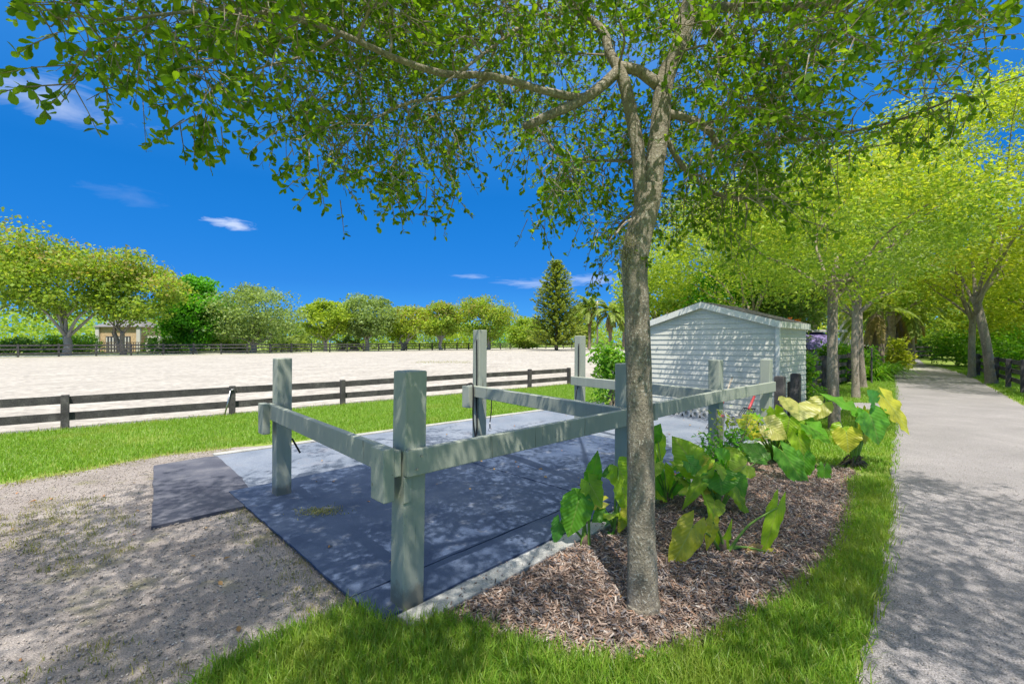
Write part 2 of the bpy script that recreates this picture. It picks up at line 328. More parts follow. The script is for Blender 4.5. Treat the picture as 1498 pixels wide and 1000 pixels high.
deep = ramp(nt, sz.outputs[2], [(0, (.02, 1.35, 3.7)), (.12, (.0, .84, 2.95)), (.30, (.0, .70, 2.5)), (.46, (.12, .92, 2.8)), (.60, (.7, 1.5, 3.2)), (.74, (5.2, 5.2, 5.1)), (1, (7.6, 7.3, 6.7))])  # warm-white upper stops, above the view, are added as fill for the shade
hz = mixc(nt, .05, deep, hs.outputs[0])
def cloud(dirv, ru, rv, nscale, lo, hi, dens, stretch=4):
    """a soft cloud round a sky direction, ru / rv angular half sizes"""
    d = Vector(dirv).normalized(); u = Vector((d.y, -d.x, 0)).normalized(); v = u.cross(d)
    def dot(a, k):
        n = nt.nodes.new('ShaderNodeVectorMath'); n.operation = 'DOT_PRODUCT'; nt.links.new(tc.outputs['Generated'], n.inputs[0]); n.inputs[1].default_value = a/k; return n.outputs['Value']
    cb = nt.nodes.new('ShaderNodeCombineXYZ'); nt.links.new(dot(u, ru), cb.inputs[0]); nt.links.new(dot(v, rv), cb.inputs[1])
    ln = nt.nodes.new('ShaderNodeVectorMath'); ln.operation = 'LENGTH'; nt.links.new(cb.outputs[0], ln.inputs[0])
    nz = noise(nt, nscale, 6, .62, cb.outputs[0], .6)
    ma = nt.nodes.new('ShaderNodeMath'); ma.operation = 'MULTIPLY_ADD'; nt.links.new(ln.outputs['Value'], ma.inputs[0]); ma.inputs[1].default_value = -.55; nt.links.new(nz, ma.inputs[2])
    front = nt.nodes.new('ShaderNodeMath'); front.operation = 'GREATER_THAN'; nt.links.new(dot(d, 1), front.inputs[0]); front.inputs[1].default_value = .3
    r = ramp(nt, ma.outputs[0], [(lo, (0,)*3), (hi, (dens,)*3)])
    mm = nt.nodes.new('ShaderNodeMath'); mm.operation = 'MULTIPLY'; nt.links.new(r, mm.inputs[0]); nt.links.new(front.outputs[0], mm.inputs[1]); return mm.outputs[0]
def pdir(px, py): return ((px-CX)/F, 1, -(py-CY)/F)
cc = hz
WHITE = (3.6, 3.9, 4.5)
for (px, py, ru, rv, ns, lo, hi, de) in [(340, 327, .060, .016, 1.2, .12, .42, .62), (65, 140, .13, .045, 1.5, .10, .55, .42), (800, 415, .16, .022, 2.2, .15, .65, .5),
                                         (870, 408, .10, .018, 2.2, .12, .6, .5), (690, 404, .06, .008, 1.5, .1, .6, .35), (190, 285, .10, .03, 1.5, .2, .8, .12)]:
    cc = mixc(nt, cloud(pdir(px, py), ru, rv, ns, lo, hi, de), cc, WHITE)
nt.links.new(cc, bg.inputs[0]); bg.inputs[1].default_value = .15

sl = bpy.data.lights.new('sun', 'SUN'); sl.energy = 3.5; sl.angle = math.radians(.5); sl.color = (1, .94, .85)
so = bpy.data.objects.new('sun', sl); COL.objects.link(so); so.rotation_euler = (-SUND).to_track_quat('-Z', 'Y').to_euler()
cam = bpy.data.cameras.new('camera'); cam.sensor_width = 36; cam.lens = F/1498*36; cam.clip_end = 3000; cam.clip_start = .05
co = bpy.data.objects.new('camera', cam); COL.objects.link(co); co.location = (0, 0, H); co.rotation_euler = (math.radians(90), 0, 0); S.camera = co
vs = S.view_settings; vs.view_transform = 'Standard'; vs.look = 'None'; vs.exposure = .82; vs.gamma = 1

# ------------------------------------------------------------------ ground
def streaks(key, ang, sc, lo, hi, col):
    nt = M[key].node_tree; b = nt.nodes['Principled BSDF']; old = b.inputs['Base Color'].links[0].from_socket
    f = noise(nt, sc, 5, .7, coords(nt, (1, .06, 1), (0, 0, ang)))
    nt.links.new(mixc(nt, ramp(nt, f, [(lo, (0,)*3), (hi, (.6,)*3)]), old, col), b.inputs['Base Color'])
streaks('asphalt', math.radians(40), 1.6, .5, .72, (.22, .21, .21))
streaks('sand', math.radians(48), 1.1, .52, .66, (.29, .265, .23))
sheet('ground', [(-900, -300), (900, -300), (900, 1500), (-900, 1500)], 0, 'soil_lawn')
near_fence = [(-12.1, 4.9), (-10.05, 6.5), (-8.05, 8.2), (-6.04, 9.83), (-4.24, 11.4), (-2.74, 12.7), (-1.05, 14.15), (.6, 15.5), (2.1, 16.8)]
far_fence = [(-72, 30), (-50.5, 47.5), (-35, 62), (-16.6, 86), (6.5, 109), (30, 128)]
sheet('sand', [(-40, -20)]+[(x+.05, y+.1) for x, y in near_fence]+[(6, 20.5), (34, 44), (60, 100)]+[(x+.3, y-1.2) for x, y in far_fence[::-1]]+[(-110, 0)], .006, 'sand', jitter=.05, step=.4)
sheet('path', [(x-.5, y+.8) for x, y in far_fence]+[(x-5, y+7) for x, y in far_fence[::-1]], .005, 'path')
gravel_poly = [gp(0, 712)+Vector((-3, -2.5, 0)), gp(0, 709), gp(120, 690), gp(232, 668), gp(345, 655), gp(432, 648), gp(520, 880), gp(560, 905), gp(500, 915), gp(430, 940), gp(340, 985), gp(285, 1010), Vector((-1.6, .6, 0)), Vector((-9, .2, 0))]
sheet('gravel', gravel_poly, .008, 'gravel', jitter=.03, step=.12)
R0 = Vector((1.77, 2.29, 0)); RD = Vector((.642, .767, 0)); RN = Vector((.767, -.642, 0))
road_l = [gp(1262, 1060), gp(1250, 1000), gp(1268, 930), gp(1288, 840), gp(1302, 760), gp(1300, 700), gp(1306, 660), gp(1312, 600), gp(1310, 570), gp(1308, 552), gp(1290, 536)]
road_r = [gp(1392, 540), gp(1430, 556), gp(1498, 594), Vector((8.5, 6.2, 0)), Vector((5.2, 2.0, 0)), Vector((3.6, .4, 0))]
sheet('driveway', [Vector((.2, .3, 0))]+road_l+[Vector((26.5, 33, 0)), Vector((34, 43, 0)), Vector((37.5, 42, 0)), Vector((29, 32, 0))]+road_r, .010, 'asphalt', jitter=.03, step=.15)
sheet('crossing_road', [(18, 27.6), (24.5, 27.8), (60, 29), (60, 25.5), (27, 25.5), (19, 25.6)], .014, 'path', jitter=.05, step=.4)
sheet('garden_path', [gp(1120, 587), gp(1308, 590), gp(1310, 600), gp(1110, 602)], .010, 'asphalt', jitter=.02, step=.2)
bed_poly = [gp(642, 893), gp(700, 858), gp(760, 825), gp(822, 795), gp(905, 745), gp(985, 700), gp(1040, 672), gp(1100, 662), gp(1160, 676), gp(1215, 683), gp(1250, 690), gp(1252, 735), gp(1238, 790), gp(1203, 838), gp(1150, 882), gp(1100, 912), gp(1010, 955), gp(930, 972), gp(850, 968), gp(775, 950), gp(700, 925), gp(650, 908)]
sheet('mulch_bed', bed_poly, .016, 'mulch', jitter=.02, step=.1)
# wash pad: concrete slab with a pale kerb on the two open sides
PA = Vector((-.72, 2.50, 0)); PB = Vector((4.75, 8.0, 0)); PC = Vector((2.35, 11.7, 0)); PD = Vector((-4.05, 6.2, 0))
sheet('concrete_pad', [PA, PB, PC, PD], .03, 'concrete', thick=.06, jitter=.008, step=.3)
U = (PB-PA).normalized(); VV = Vector((-U.y, U.x, 0))
mb = MB(); mb.bar(PA+Vector((.055, -.055, .02))+U*.1, PB+Vector((.055, -.055, .02)), .15, .05); k1 = mb.build('kerb', 'curb', bevel=.008); tag(k1, kind='structure')
Uf = (PC-PD).normalized(); mb = MB(); mb.bar(PD+Vector((-.05, .055, .02)), PC+Vector((-.05, .055, .02)), .12, .05); tag(mb.build('kerb', 'curb', bevel=.008), kind='structure')

# rubber mats lying on the pad
def rubber_mat(pts, z, label, mat='mat', th=.014):
    o = sheet('rubber_mat', pts, z, mat, None, .006, .12, label, 'rubber mat', thick=th); o['group'] = 'rubber mats around the wash rack'; return o
def uv(u, v): return PA+U*u+VV*v
rubber_mat([gp(222, 776), gp(379, 740), gp(347, 703)+Vector((.05, 0, 0)), PD+Vector((.06, -.04, 0)), gp(300, 672), gp(225, 685)], .038, 'dark mat lying half on the gravel, left of the sage post', 'mat_dark', .03)
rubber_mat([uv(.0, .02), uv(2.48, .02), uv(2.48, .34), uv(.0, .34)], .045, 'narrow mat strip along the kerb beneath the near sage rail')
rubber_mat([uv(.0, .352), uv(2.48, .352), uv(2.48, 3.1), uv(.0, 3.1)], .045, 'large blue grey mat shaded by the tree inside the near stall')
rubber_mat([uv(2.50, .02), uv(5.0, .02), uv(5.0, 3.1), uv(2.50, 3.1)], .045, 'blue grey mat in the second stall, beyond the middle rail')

# ------------------------------------------------------------------ wash rack
UU = Vector((.707, .707, 0)); NV = Vector((-.707, .707, 0))
wr = thing('wash_rack', 'sage green wash rack of square posts and rails on the pad', 'wash rack', (-.62, 2.68, 0))
posts = {1: (gp(595, 888), 1.40, .022), 2: (gp(412, 727), 1.405, .008), 3: (Vector((1.08, 4.36, 0)), 1.365, .006), 4: (Vector((-.47, 6.5, 0)), 1.74, .014), 5: (Vector((1.21, 8.15, 0)), 1.68, .01), 6: (Vector((2.66, 5.95, 0)), 1.335, .004), 7: (Vector((3.95, 7.1, 0)), 1.30, .018)}
PW = .072
for k, (p, h, lean) in posts.items():
    mb = MB(); mb.box(p+Vector((lean*.5, 0, h/2+.01)), (PW, PW, h/2), UU, NV, Vector((lean/h*1.0, 0, 1)))
    mb.build('post', 'sage', wr, bevel=.009)
def P_(k): return posts[k][0]
def rail(a, b, off, ext0, ext1, z0=.96, th=.05, hh=.15):
    d = (b-a).normalized(); mb = MB(); n = off
    mb.bar(a-d*ext0+n+Vector((0, 0, z0-hh/2)), b+d*ext1+n+Vector((0, 0, z0-hh/2)), th, hh); return mb.build('rail', 'sage', wr, bevel=.006)
SO = -UU*(PW+.027)              # outer (left) side of the divider posts
FO = -NV*(PW+.024)              # camera side of the front rail
rail(P_(2), P_(1), SO, PW+.005, PW-.004)
rail(P_(1), P_(3), FO, PW-.003, .02)
rail(P_(3), P_(6), FO+Vector((0, 0, .0)), -.024, -.1, .965)
rail(P_(6), P_(7), FO, .098, .09, .962)
rail(P_(4), P_(3), SO, PW+.03, PW, .965, .09)
rail(P_(5), P_(6), SO, PW+.03, PW-.02, .965, .09)
for p, n, zt in ((P_(2)+NV*(PW*.2), SO-UU*.06, .975), (P_(1)-NV*.0, SO-UU*.06, .985), (P_(4)+NV*.02, SO-UU*.10, .97)):
    mb = MB(); c = p+n; mb.box(c+Vector((0, 0, zt-.155)), (.034, .075, .15), UU, NV); mb.build('block', 'sage', wr, bevel=.006)
mb = MB(); mb.box(P_(1)-NV*(PW+.008)-UU*.045+Vector((0, 0, .73)), (.026, .007, .075), UU, NV); mb.build('block', 'sage', wr, bevel=.003)
mb = MB(); mb.box(P_(3)-NV*(PW+.058)+UU*.36+Vector((0, 0, .89)), (.03, .012, .085), UU, NV); mb.build('block', 'sage', wr, bevel=.003)
def bolts(p, n, zs):
    mb = MB()
    for du, z in zs:
        c = p+n*(PW+.051)+du+Vector((0, 0, z)); mb.tube([c, c+n*.006], .007, 8)
        mb.build('bolt', 'steel', wr); mb = MB()
bolts(P_(1), -NV, [(UU*.02, .92), (UU*-.01, .85)])

# hoses and ties hanging on the rack posts
def hang(name, pts, r, label, cat, snap=None, mat='rubber'):
    t = thing(name, label, cat, pts[0]); mb = MB(); sp = spline([(Vector(p), r) for p in pts], 6)
    mb.tube([p for p, _ in sp], r, 7); mb.build('cord', mat, t, True)
    if snap is not None:
        s = Vector(snap); mb = MB(); mb.tube([s+Vector((0, 0, .05)), s+Vector((0, 0, .03)), s, s-Vector((0, 0, .03))], [.006, .012, .012, .007], 8)
        ring = [s+Vector((.018*math.cos(a), 0, -.05+.022*math.sin(a))) for a in [i*math.pi/6 for i in range(13)]]
        mb.tube(ring, .004, 6); mb.build('snap_hook', 'steel', t, True)
    return t
p4 = P_(4); e4 = p4-NV*(PW+.012)
hang('water_hose', [p4-UU*(PW+.018)-NV*.05+Vector((0, 0, 1.62)), p4-UU*(PW+.014)-NV*.05+Vector((0, 0, 1.2)), p4-UU*(PW+.02)-NV*.05+Vector((0, 0, .75)), p4-UU*(PW+.02)-NV*.05+Vector((0, 0, .3)), p4-UU*(PW+.16)-NV*.06+Vector((0, 0, .05))], .011, 'black water hose running down the left edge of the tall hose post', 'hose')
hang('water_hose', [p4-UU*(PW+.165)-NV*.0+Vector((0, 0, .985)), p4-UU*(PW+.085)-NV*(PW*.4)+Vector((0, 0, 1.0)), p4-UU*(PW+.10)-NV*(PW*1.1)+Vector((0, 0, .9)), p4-UU*(PW+.105)-NV*(PW*1.1)+Vector((0, 0, .5)), p4-UU*(PW+.03)-NV*(PW*1.2)+Vector((0, 0, .06))], .011, 'black hose bent over the end of the middle rail', 'hose')
t4 = p4+UU*.19-NV*.05
hang('cross_tie', [t4+Vector((0, 0, .86)), t4+Vector((0, 0, .6)), t4+Vector((-.02, 0, .42))], .008, 'black cross tie hanging from the middle rail with its snap', 'cross tie', t4+Vector((-.02, 0, .36)))
p5 = P_(5)
hang('cross_tie', [p5-UU*(PW+.01)-NV*.04+Vector((0, 0, 1.55)), p5-UU*(PW+.014)-NV*.04+Vector((0, 0, 1.1)), p5-UU*(PW+.03)-NV*.04+Vector((0, 0, .8)), p5-UU*(PW+.10)-NV*.06+Vector((0, 0, .72)), p5-UU*(PW+.12)-NV*.06+Vector((0, 0, .56))], .009, 'black tie looped down the farthest sage post beside the bush', 'cross tie', p5-UU*(PW+.12)-NV*.06+Vector((0, 0, .50)))
p2 = P_(2)
hang('cross_tie', [p2+UU*(PW+.006)+NV*.0+Vector((0, 0, .78)), p2+UU*(PW+.008)+Vector((0, 0, .5)), p2+UU*(PW+.012)+Vector((0, 0, .12))], .007, 'thin black cord down the right edge of the left sage post', 'cross tie')
hang('cross_tie', [p2+UU*(PW+.02)+Vector((0, .02, .58)), p2+UU*(PW+.06)+Vector((0, .02, .5)), p2+UU*(PW+.10)+Vector((0, .02, .42))], .010, 'short black strap sticking out behind the left sage post', 'cross tie')
bk = thing('bucket', 'blue rubber feed pan standing by the tall hose post', 'bucket', p4+Vector((.32, -.06, .035)))
mb = MB(); prof = [(.13, 0), (.17, .11), (.178, .115), (.178, .125), (.162, .122), (.125, .02)]
for r, z in prof:
    for j in range(24): mb.v.append((r*math.cos(j*math.pi/12)+bk.location.x, r*math.sin(j*math.pi/12)+bk.location.y, z+bk.location.z))
for i in range(len(prof)-1):
    for j in range(24): mb.f.append((i*24+j, i*24+(j+1) % 24, (i+1)*24+(j+1) % 24, (i+1)*24+j))
mb.f.append(tuple(5*24+j for j in range(24))); mb.build('pan', 'blue_plastic', bk, True)

# ------------------------------------------------------------------ shed
C0 = Vector((4.9, 8.4, 0)); SG = Vector((-.70, .714, 0)); SL = Vector((.714, .70, 0)); GW = 2.78; SLn = 1.95; EV = 1.92; PK = 2.34
sd = thing('shed', 'small pale clapboard shed with a low gable at the pad end', 'shed', C0)
def eave(s): return EV+(PK-EV)*(1-abs(s-GW/2)/(GW/2))
def lap(mb, o, d, n, z0, z1, a0, a1, b0, b1):
    v = [o+d*a0+Vector((0, 0, z0))+n*.019, o+d*a1+Vector((0, 0, z0))+n*.019, o+d*b1+Vector((0, 0, z1))+n*.003, o+d*b0+Vector((0, 0, z1))+n*.003]
    w_ = [o+d*a0+Vector((0, 0, z0)), o+d*a1+Vector((0, 0, z0)), o+d*b1+Vector((0, 0, z1)), o+d*b0+Vector((0, 0, z1))]
    mb.add(v+w_, [(0, 1, 2, 3), (0, 4, 5, 1), (0, 3, 7, 4), (1, 5, 6, 2), (7, 6, 5, 4)])
mb = MB(); z = .06; gn = -SL
while z < PK-.03:
    z1 = min(z+.105, PK-.005)
    def rng(zz):
        if zz <= EV: return 0, GW
        t = (zz-EV)/(PK-EV)*GW/2; return t, GW-t
    a0, a1 = rng(z); b0, b1 = rng(z1); lap(mb, C0, SG, gn, z, z1-.001, a0, a1, b0, b1); z = z1
mb.build('gable_wall', 'siding', sd)
mb = MB(); z = .06; rn = -SG
while z < EV-.02:
    z1 = min(z+.105, EV); lap(mb, C0, SL, rn, z, z1-.001, 0, SLn, 0, SLn); z = z1
mb.build('side_wall', 'siding', sd)
mb = MB(); B0 = C0+SL*SLn
mb.add([C0+SG*.0, C0+SG*GW, B0+SG*GW, B0, C0+Vector((0, 0, EV)), C0+SG*GW+Vector((0, 0, EV)), B0+SG*GW+Vector((0, 0, EV)), B0+Vector((0, 0, EV)), C0+SG*GW/2+Vector((0, 0, PK-.01)), B0+SG*GW/2+Vector((0, 0, PK-.01))],
       [(1, 2, 6, 5), (2, 3, 7, 9, 6)]); mb.build('back_wall', 'siding', sd)
mb = MB(); mb.box(C0+gn*.012+rn*.012+Vector((0, 0, EV/2+.02))-gn*.0, (.035, .035, EV/2-.03), SL, SG); mb.build('corner_trim', 'trim', sd, bevel=.004)
mb = MB(); mb.box(C0+SG*GW+gn*.012+Vector((0, 0, EV/2+.02)), (.035, .035, EV/2-.03), SL, SG); mb.build('corner_trim', 'trim', sd, bevel=.004)
for sgn in (0, 1):                                    # roof slopes with fascia boards
    OV = .07 if sgn == 0 else .12; e = GW/2+OV
    slope = (PK-EV)/(GW/2)
    mid = C0+SG*GW/2; dirv = -SG if sgn == 0 else SG
    a = mid+gn*.07+Vector((0, 0, PK+.04)); b = a+dirv*e-Vector((0, 0, slope*e)); back = SL*(SLn+.09)
    mb = MB(); t_ = Vector((0, 0, .03)); mb.add([a, b, b+back, a+back, a+t_, b+t_, b+back+t_, a+back+t_], [(0, 1, 2, 3), (7, 6, 5, 4), (0, 4, 5, 1), (1, 5, 6, 2), (2, 6, 7, 3), (3, 7, 4, 0)])
    rf = mb.build('roof', 'shingle', sd)
    mb = MB(); h_ = Vector((0, 0, -.105)); n_ = gn*.024; lo = Vector((0, 0, .018))
    mb.add([a+lo, b+lo, b+h_, a+h_, a+n_+lo, b+n_+lo, b+n_+h_, a+n_+h_], [(0, 1, 2, 3), (7, 6, 5, 4), (0, 4, 5, 1), (1, 5, 6, 2), (2, 6, 7, 3), (3, 7, 4, 0)]); mb.build('fascia', 'trim', rf)
    mb = MB(); n_ = dirv*.02; h_ = Vector((0, 0, -.10)); bb = b+dirv*.001
    mb.add([bb+lo, bb+back+lo, bb+back+h_, bb+h_, bb+n_+lo, bb+back+n_+lo, bb+back+n_+h_, bb+n_+h_], [(0, 1, 2, 3), (7, 6, 5, 4), (0, 4, 5, 1), (1, 5, 6, 2), (2, 6, 7, 3), (3, 7, 4, 0)]); mb.build('fascia', 'trim', rf)
# white scalloped edging blocks at the foot of the gable
for i in range(11):
    c = C0+SG*(.55+i*.185)+gn*.10+Vector((0, 0, .10))
    mb = MB(); r = .092
    ring = [(r*math.cos(a), r*math.sin(a)) for a in [k*math.pi/4 for k in range(8)]]
    fr = [c+SG*x*1.0+Vector((0, 0, z_))+gn*.04 for x, z_ in ring]; bk_ = [p-gn*.09 for p in fr]; inn = [c+SG*x*.5+Vector((0, 0, z_*.5))+gn*.04 for x, z_ in ring]; inb = [p-gn*.05 for p in inn]
    mb.add(fr+bk_+inn+inb, [(k, (k+1) % 8, 16+(k+1) % 8, 16+k) for k in range(8)]+[(k, 8+k, 8+(k+1) % 8, (k+1) % 8) for k in range(8)]+[(16+k, 16+(k+1) % 8, 24+(k+1) % 8, 24+k) for k in range(8)]+[tuple(24+k for k in range(8))])
    o = mb.build('edging_block', 'white_block'); tag(o, 'white hollow edging block in the row along the shed foot', 'edging block', 'white edging blocks along the shed foot')
# two red handled forks leaning on the gable
for base, top, lab in ((Vector((3.55, 8.05, .05)), wp(1071, 552, 8.9), 'upright stable fork with a red grip against the shed gable'), (wp(1092, 606, 7.6), wp(1112, 560, 8.35), 'leaning stable fork with dark red grip behind the end sage post')):
    t = thing('stable_fork', lab, 'fork', base, 'stable forks leaning on the shed'); mb = MB(); d = top-base
    mb.tube([base+d*.4, top], .016, 8); mb.build('handle', 'tan_pole', t, True)
    mb = MB(); mb.tube([base+d*.16, base+d*.55], .022, 8); mb.build('grip', 'red_handle', t, True)
    mb = MB(); q = base+d*.18; s_ = SG
    for k in range(-3, 4): mb.tube([q+s_*k*.03, q+s_*k*.032-d*.1+gn*.03, base+s_*k*.033+gn*.06], .005, 5)
    mb.bar(q-s_*.1, q+s_*.1, .012, .02); mb.build('tines', 'rubber', t)

# ------------------------------------------------------------------ fences
def fence(label, pts, ph, rails, mat, pw=.055, off=1, span=1, group=None, name='fence', rail_th=.03):
    t = thing(name, label, 'fence', (pts[0][0], pts[0][1], 0), group)
    n = len(pts); P = [Vector((p[0], p[1], 0)) for p in pts]
    for i, p in enumerate(P):
        d = (P[min(i+1, n-1)]-P[max(i-1, 0)]).normalized(); s_ = Vector((-d.y, d.x, 0))
        mb = MB(); h = ph*random.uniform(.98, 1.03); mb.box(p+Vector((0, 0, h/2)), (pw, pw, h/2), d, s_, Vector((random.uniform(-.015, .015), random.uniform(-.015, .015), 1))); mb.build('post', mat, t, bevel=.006 if pw < .08 and n < 12 else 0)
    for i in range(0, n-1, span):
        a = P[i]; b = P[min(i+span, n-1)]; d = (b-a).normalized(); s_ = Vector((-d.y, d.x, 0))*off*(pw+rail_th*.55)
        for zt, hh in rails:
            mb = MB(); j = random.uniform(-.008, .008)
            mb.bar(a+d*(.003 if i else -pw)+s_+Vector((0, 0, zt-hh/2+j)), b-d*.003+s_+Vector((0, 0, zt-hh/2-j)), rail_th, hh); mb.build('rail', mat, t)
    return t
fence('low weathered two-rail fence between the lawn and the sand arena', near_fence, .64, [(.60, .145), (.30, .145)], 'grey_wood')
mb = MB(); mb.tube([gp(328, 609), wp(333, 590, 9.72), wp(337, 571, 9.74)], .016, 8); mb.tube([wp(337, 571, 9.74), wp(342, 569, 9.78)], .014, 8)
tag(mb.build('fence_brace', 'steel', None, True), 'pale metal brace leaning on a post of the low weathered fence', 'brace')
def resample(line, step):
    out = [Vector(line[0])]; acc = 0
    for a, b in zip(line[:-1], line[1:]):
        a = Vector(a); b = Vector(b); L = (b-a).length; s = step-acc
        while s <= L: out.append(a.lerp(b, s/L)); s += step
        acc = (L-(s-step))
    return out
fp = resample([(x, y) for x, y in far_fence[:3]], 3.0)
fence('long black three-rail fence along the far left side of the arena', fp, 1.38, [(1.30, .17), (.90, .17), (.45, .17)], 'black_wood', .085, -1, 2, 'black fences round the arena')
fence('distant black three-rail fence behind the arena, before the conifer', resample([tuple(fp[-1])]+far_fence[3:], 3.0), 1.38, [(1.30, .17), (.90, .17), (.45, .17)], 'black_wood', .085, -1, 2, 'black fences round the arena')
fence('black board fence beneath the trees, between shed and strap leaved plants', [(8.9, 13.4), (9.95, 14.5), (11.2, 15.7), (12.6, 17), (14.1, 18.5)], 1.16, [(1.12, .14), (.84, .14), (.56, .14), (.28, .14)], 'black_wood', .06, 1)
fence('black board fence along the right grass verge of the drive', [(13.4, 11.2), (15.4, 13.7), (16.9, 15.5), (18.4, 17.3), (19.9, 19.1), (21.4, 20.9), (23.2, 23)], 1.02, [(.98, .14), (.68, .14), (.38, .14)], 'black_wood', .065, -1)
gate = [(33.5, 40), (35.2, 39.9), (37, 39.8), (38.8, 39.7)]
fence('black gate closing the far end of the shaded drive', gate, 1.3, [(1.22, .16), (.85, .16), (.48, .16)], 'black_wood', .09, -1, 1, None, 'gate')
for (px, d, h, lab) in ((1141, 7.6, 1.0, 'thick black post in front of the shed side wall, nearer the gable'), (1164, 8.2, 1.0, 'thick black post in front of the shed side wall, nearer the bush'), (1157, 8.6, .82, 'short black post stub between the two black posts by the shed')):
    c = Vector(((px-CX)/F*d, d, 0)); mb = MB(); w_ = .07 if h > .9 else .05
    mb.box(c+Vector((0, 0, h/2)), (w_, w_, h/2), SL, SG); mb.box(c+Vector((0, 0, h+.006)), (w_-.01, w_-.01, .006), SL, SG)
    tag(mb.build('fence_post', 'black_wood', bevel=.01), lab, 'post', 'black posts beside the shed')

# ------------------------------------------------------------------ trees
def crown_leaves(name, centers, sig, n, leaf, mat, parent, card=True, flat=.65, updir=.5):
    k = len(centers); idx = RNG.integers(0, k, n); C = np.array([tuple(c) for c in centers])[idx]
    g = RNG.normal(size=(n, 3)); r = np.linalg.norm(g, axis=1, keepdims=True); g = g/np.maximum(r, .4)*np.minimum(r, 1.9)
    P = C+g*np.array([1, 1, flat])*(sig[idx][:, None] if hasattr(sig, '__len__') else sig)
    D = rnd_dir(n, .7); N = unit(RNG.normal(size=(n, 3))+np.array([0, 0, updir])); L = RNG.uniform(.6, 1.25, n)*leaf
    if card: return cards(name, P, D, N, L, L*RNG.uniform(.5, .9, n), mat, parent)
    return leaves(name, P, D, N, L, L*RNG.uniform(.4, .6, n), mat, parent)
def tree(label, base, top, cw, cb, tr, fork, nleaf, leaf, mat, barkm='bark_pale', ncl=40, name='tree', group=None, cat='tree', lean=(0, 0), multi=1, cd=None, sigf=.17, card=True, limbs=7, cshift=(0, 0), flat=.65, spread=1.0, mat2=None):
    base = Vector((base[0], base[1], 0)); t = thing(name, label, cat, base, group)
    cd = cd or cw; cc_ = base+Vector((lean[0]*top+cshift[0], lean[1]*top+cshift[1], (top+cb)/2)); rz = (top-cb)/2
    cen = []
    for k in range(ncl):
        while True:
            q = Vector((random.uniform(-1, 1), random.uniform(-1, 1), random.uniform(-1, 1)))
            if .25 < q.length < 1: break
        q = q.normalized()*(q.length**.5)
        cen.append(cc_+Vector((q.x*cw/2*.86, q.y*cd/2*.86, q.z*rz*.84)))
    mb = MB(); fk = []
    for m_ in range(multi):
        off = Vector((random.uniform(-.5, .5), random.uniform(-.3, .3), 0))*(tr*3 if multi > 1 else 0)
        f_ = base+Vector((lean[0]*fork, lean[1]*fork, fork))+(off*3 if multi > 1 else off*0)
        mid = base.lerp(f_, .5)+Vector((random.uniform(-.3, .3)*tr*2, random.uniform(-.3, .3)*tr*2, 0))+off*.6
        sp = spline([(base+off*.3-Vector((0, 0, .05)), tr*1.35), (base.lerp(mid, .25)+off*.2, tr*1.05), (mid, tr*.95), (f_, tr*.85)], 4)
        mb.tube([p for p, _ in sp], [r for _, r in sp], 10, True, .12); fk.append(f_)
    for k in range(limbs):
        a = fk[k % len(fk)]; a = a-Vector((0, 0, random.uniform(0, .25)*fork)); c = random.choice(cen)
        q = a.lerp(c, .45)+Vector((random.uniform(-.1, .1)*cw, random.uniform(-.1, .1)*cw, random.uniform(-.02, .10)*cw))
        sp = spline([(a, tr*.5), (a.lerp(q, .5)+Vector((random.gauss(0, .02)*cw, random.gauss(0, .02)*cw, .02*cw)), tr*.32), (q, tr*.2), (q.lerp(c, .6)+Vector((random.gauss(0, .02)*cw, 0, .02*cw)), tr*.11), (c, tr*.04)], 4)
        mb.tube([p for p, _ in sp], [r for _, r in sp], 7)
        for j in range(2):
            c2 = min(cen, key=lambda x: (x-q).length*random.uniform(.7, 1.5)); sp = spline([(q, tr*.16), (q.lerp(c2, .5)+Vector((0, 0, .03*cw)), tr*.09), (c2, tr*.03)], 4)
            mb.tube([p for p, _ in sp], [r for _, r in sp], 5)
    mb.build('trunk', barkm, t, True)
    nleaf = int(nleaf*(2.3 if card else 1.05)); leaf *= 1.12
    sig = cw*sigf*np.array([random.uniform(.6, 1.25) for _ in cen])
    if mat2:
        n2 = int(nleaf*(.16 if mat2 == 'leaf_bronze' else .35)); top_c = [c for c in cen if c.z > cc_.z] or cen
        crown_leaves('crown', cen, sig, nleaf-n2, leaf, mat, t, card, flat); crown_leaves('crown_tips', top_c, cw*sigf*1.1, n2, leaf, mat2, t, card, flat)
    else: crown_leaves('crown', cen, sig, nleaf, leaf, mat, t, card, flat)
    return t
def tp(px, d): return ((px-CX)/F*d, d)
def ty(py, d): return H-(py-CY)/F*d
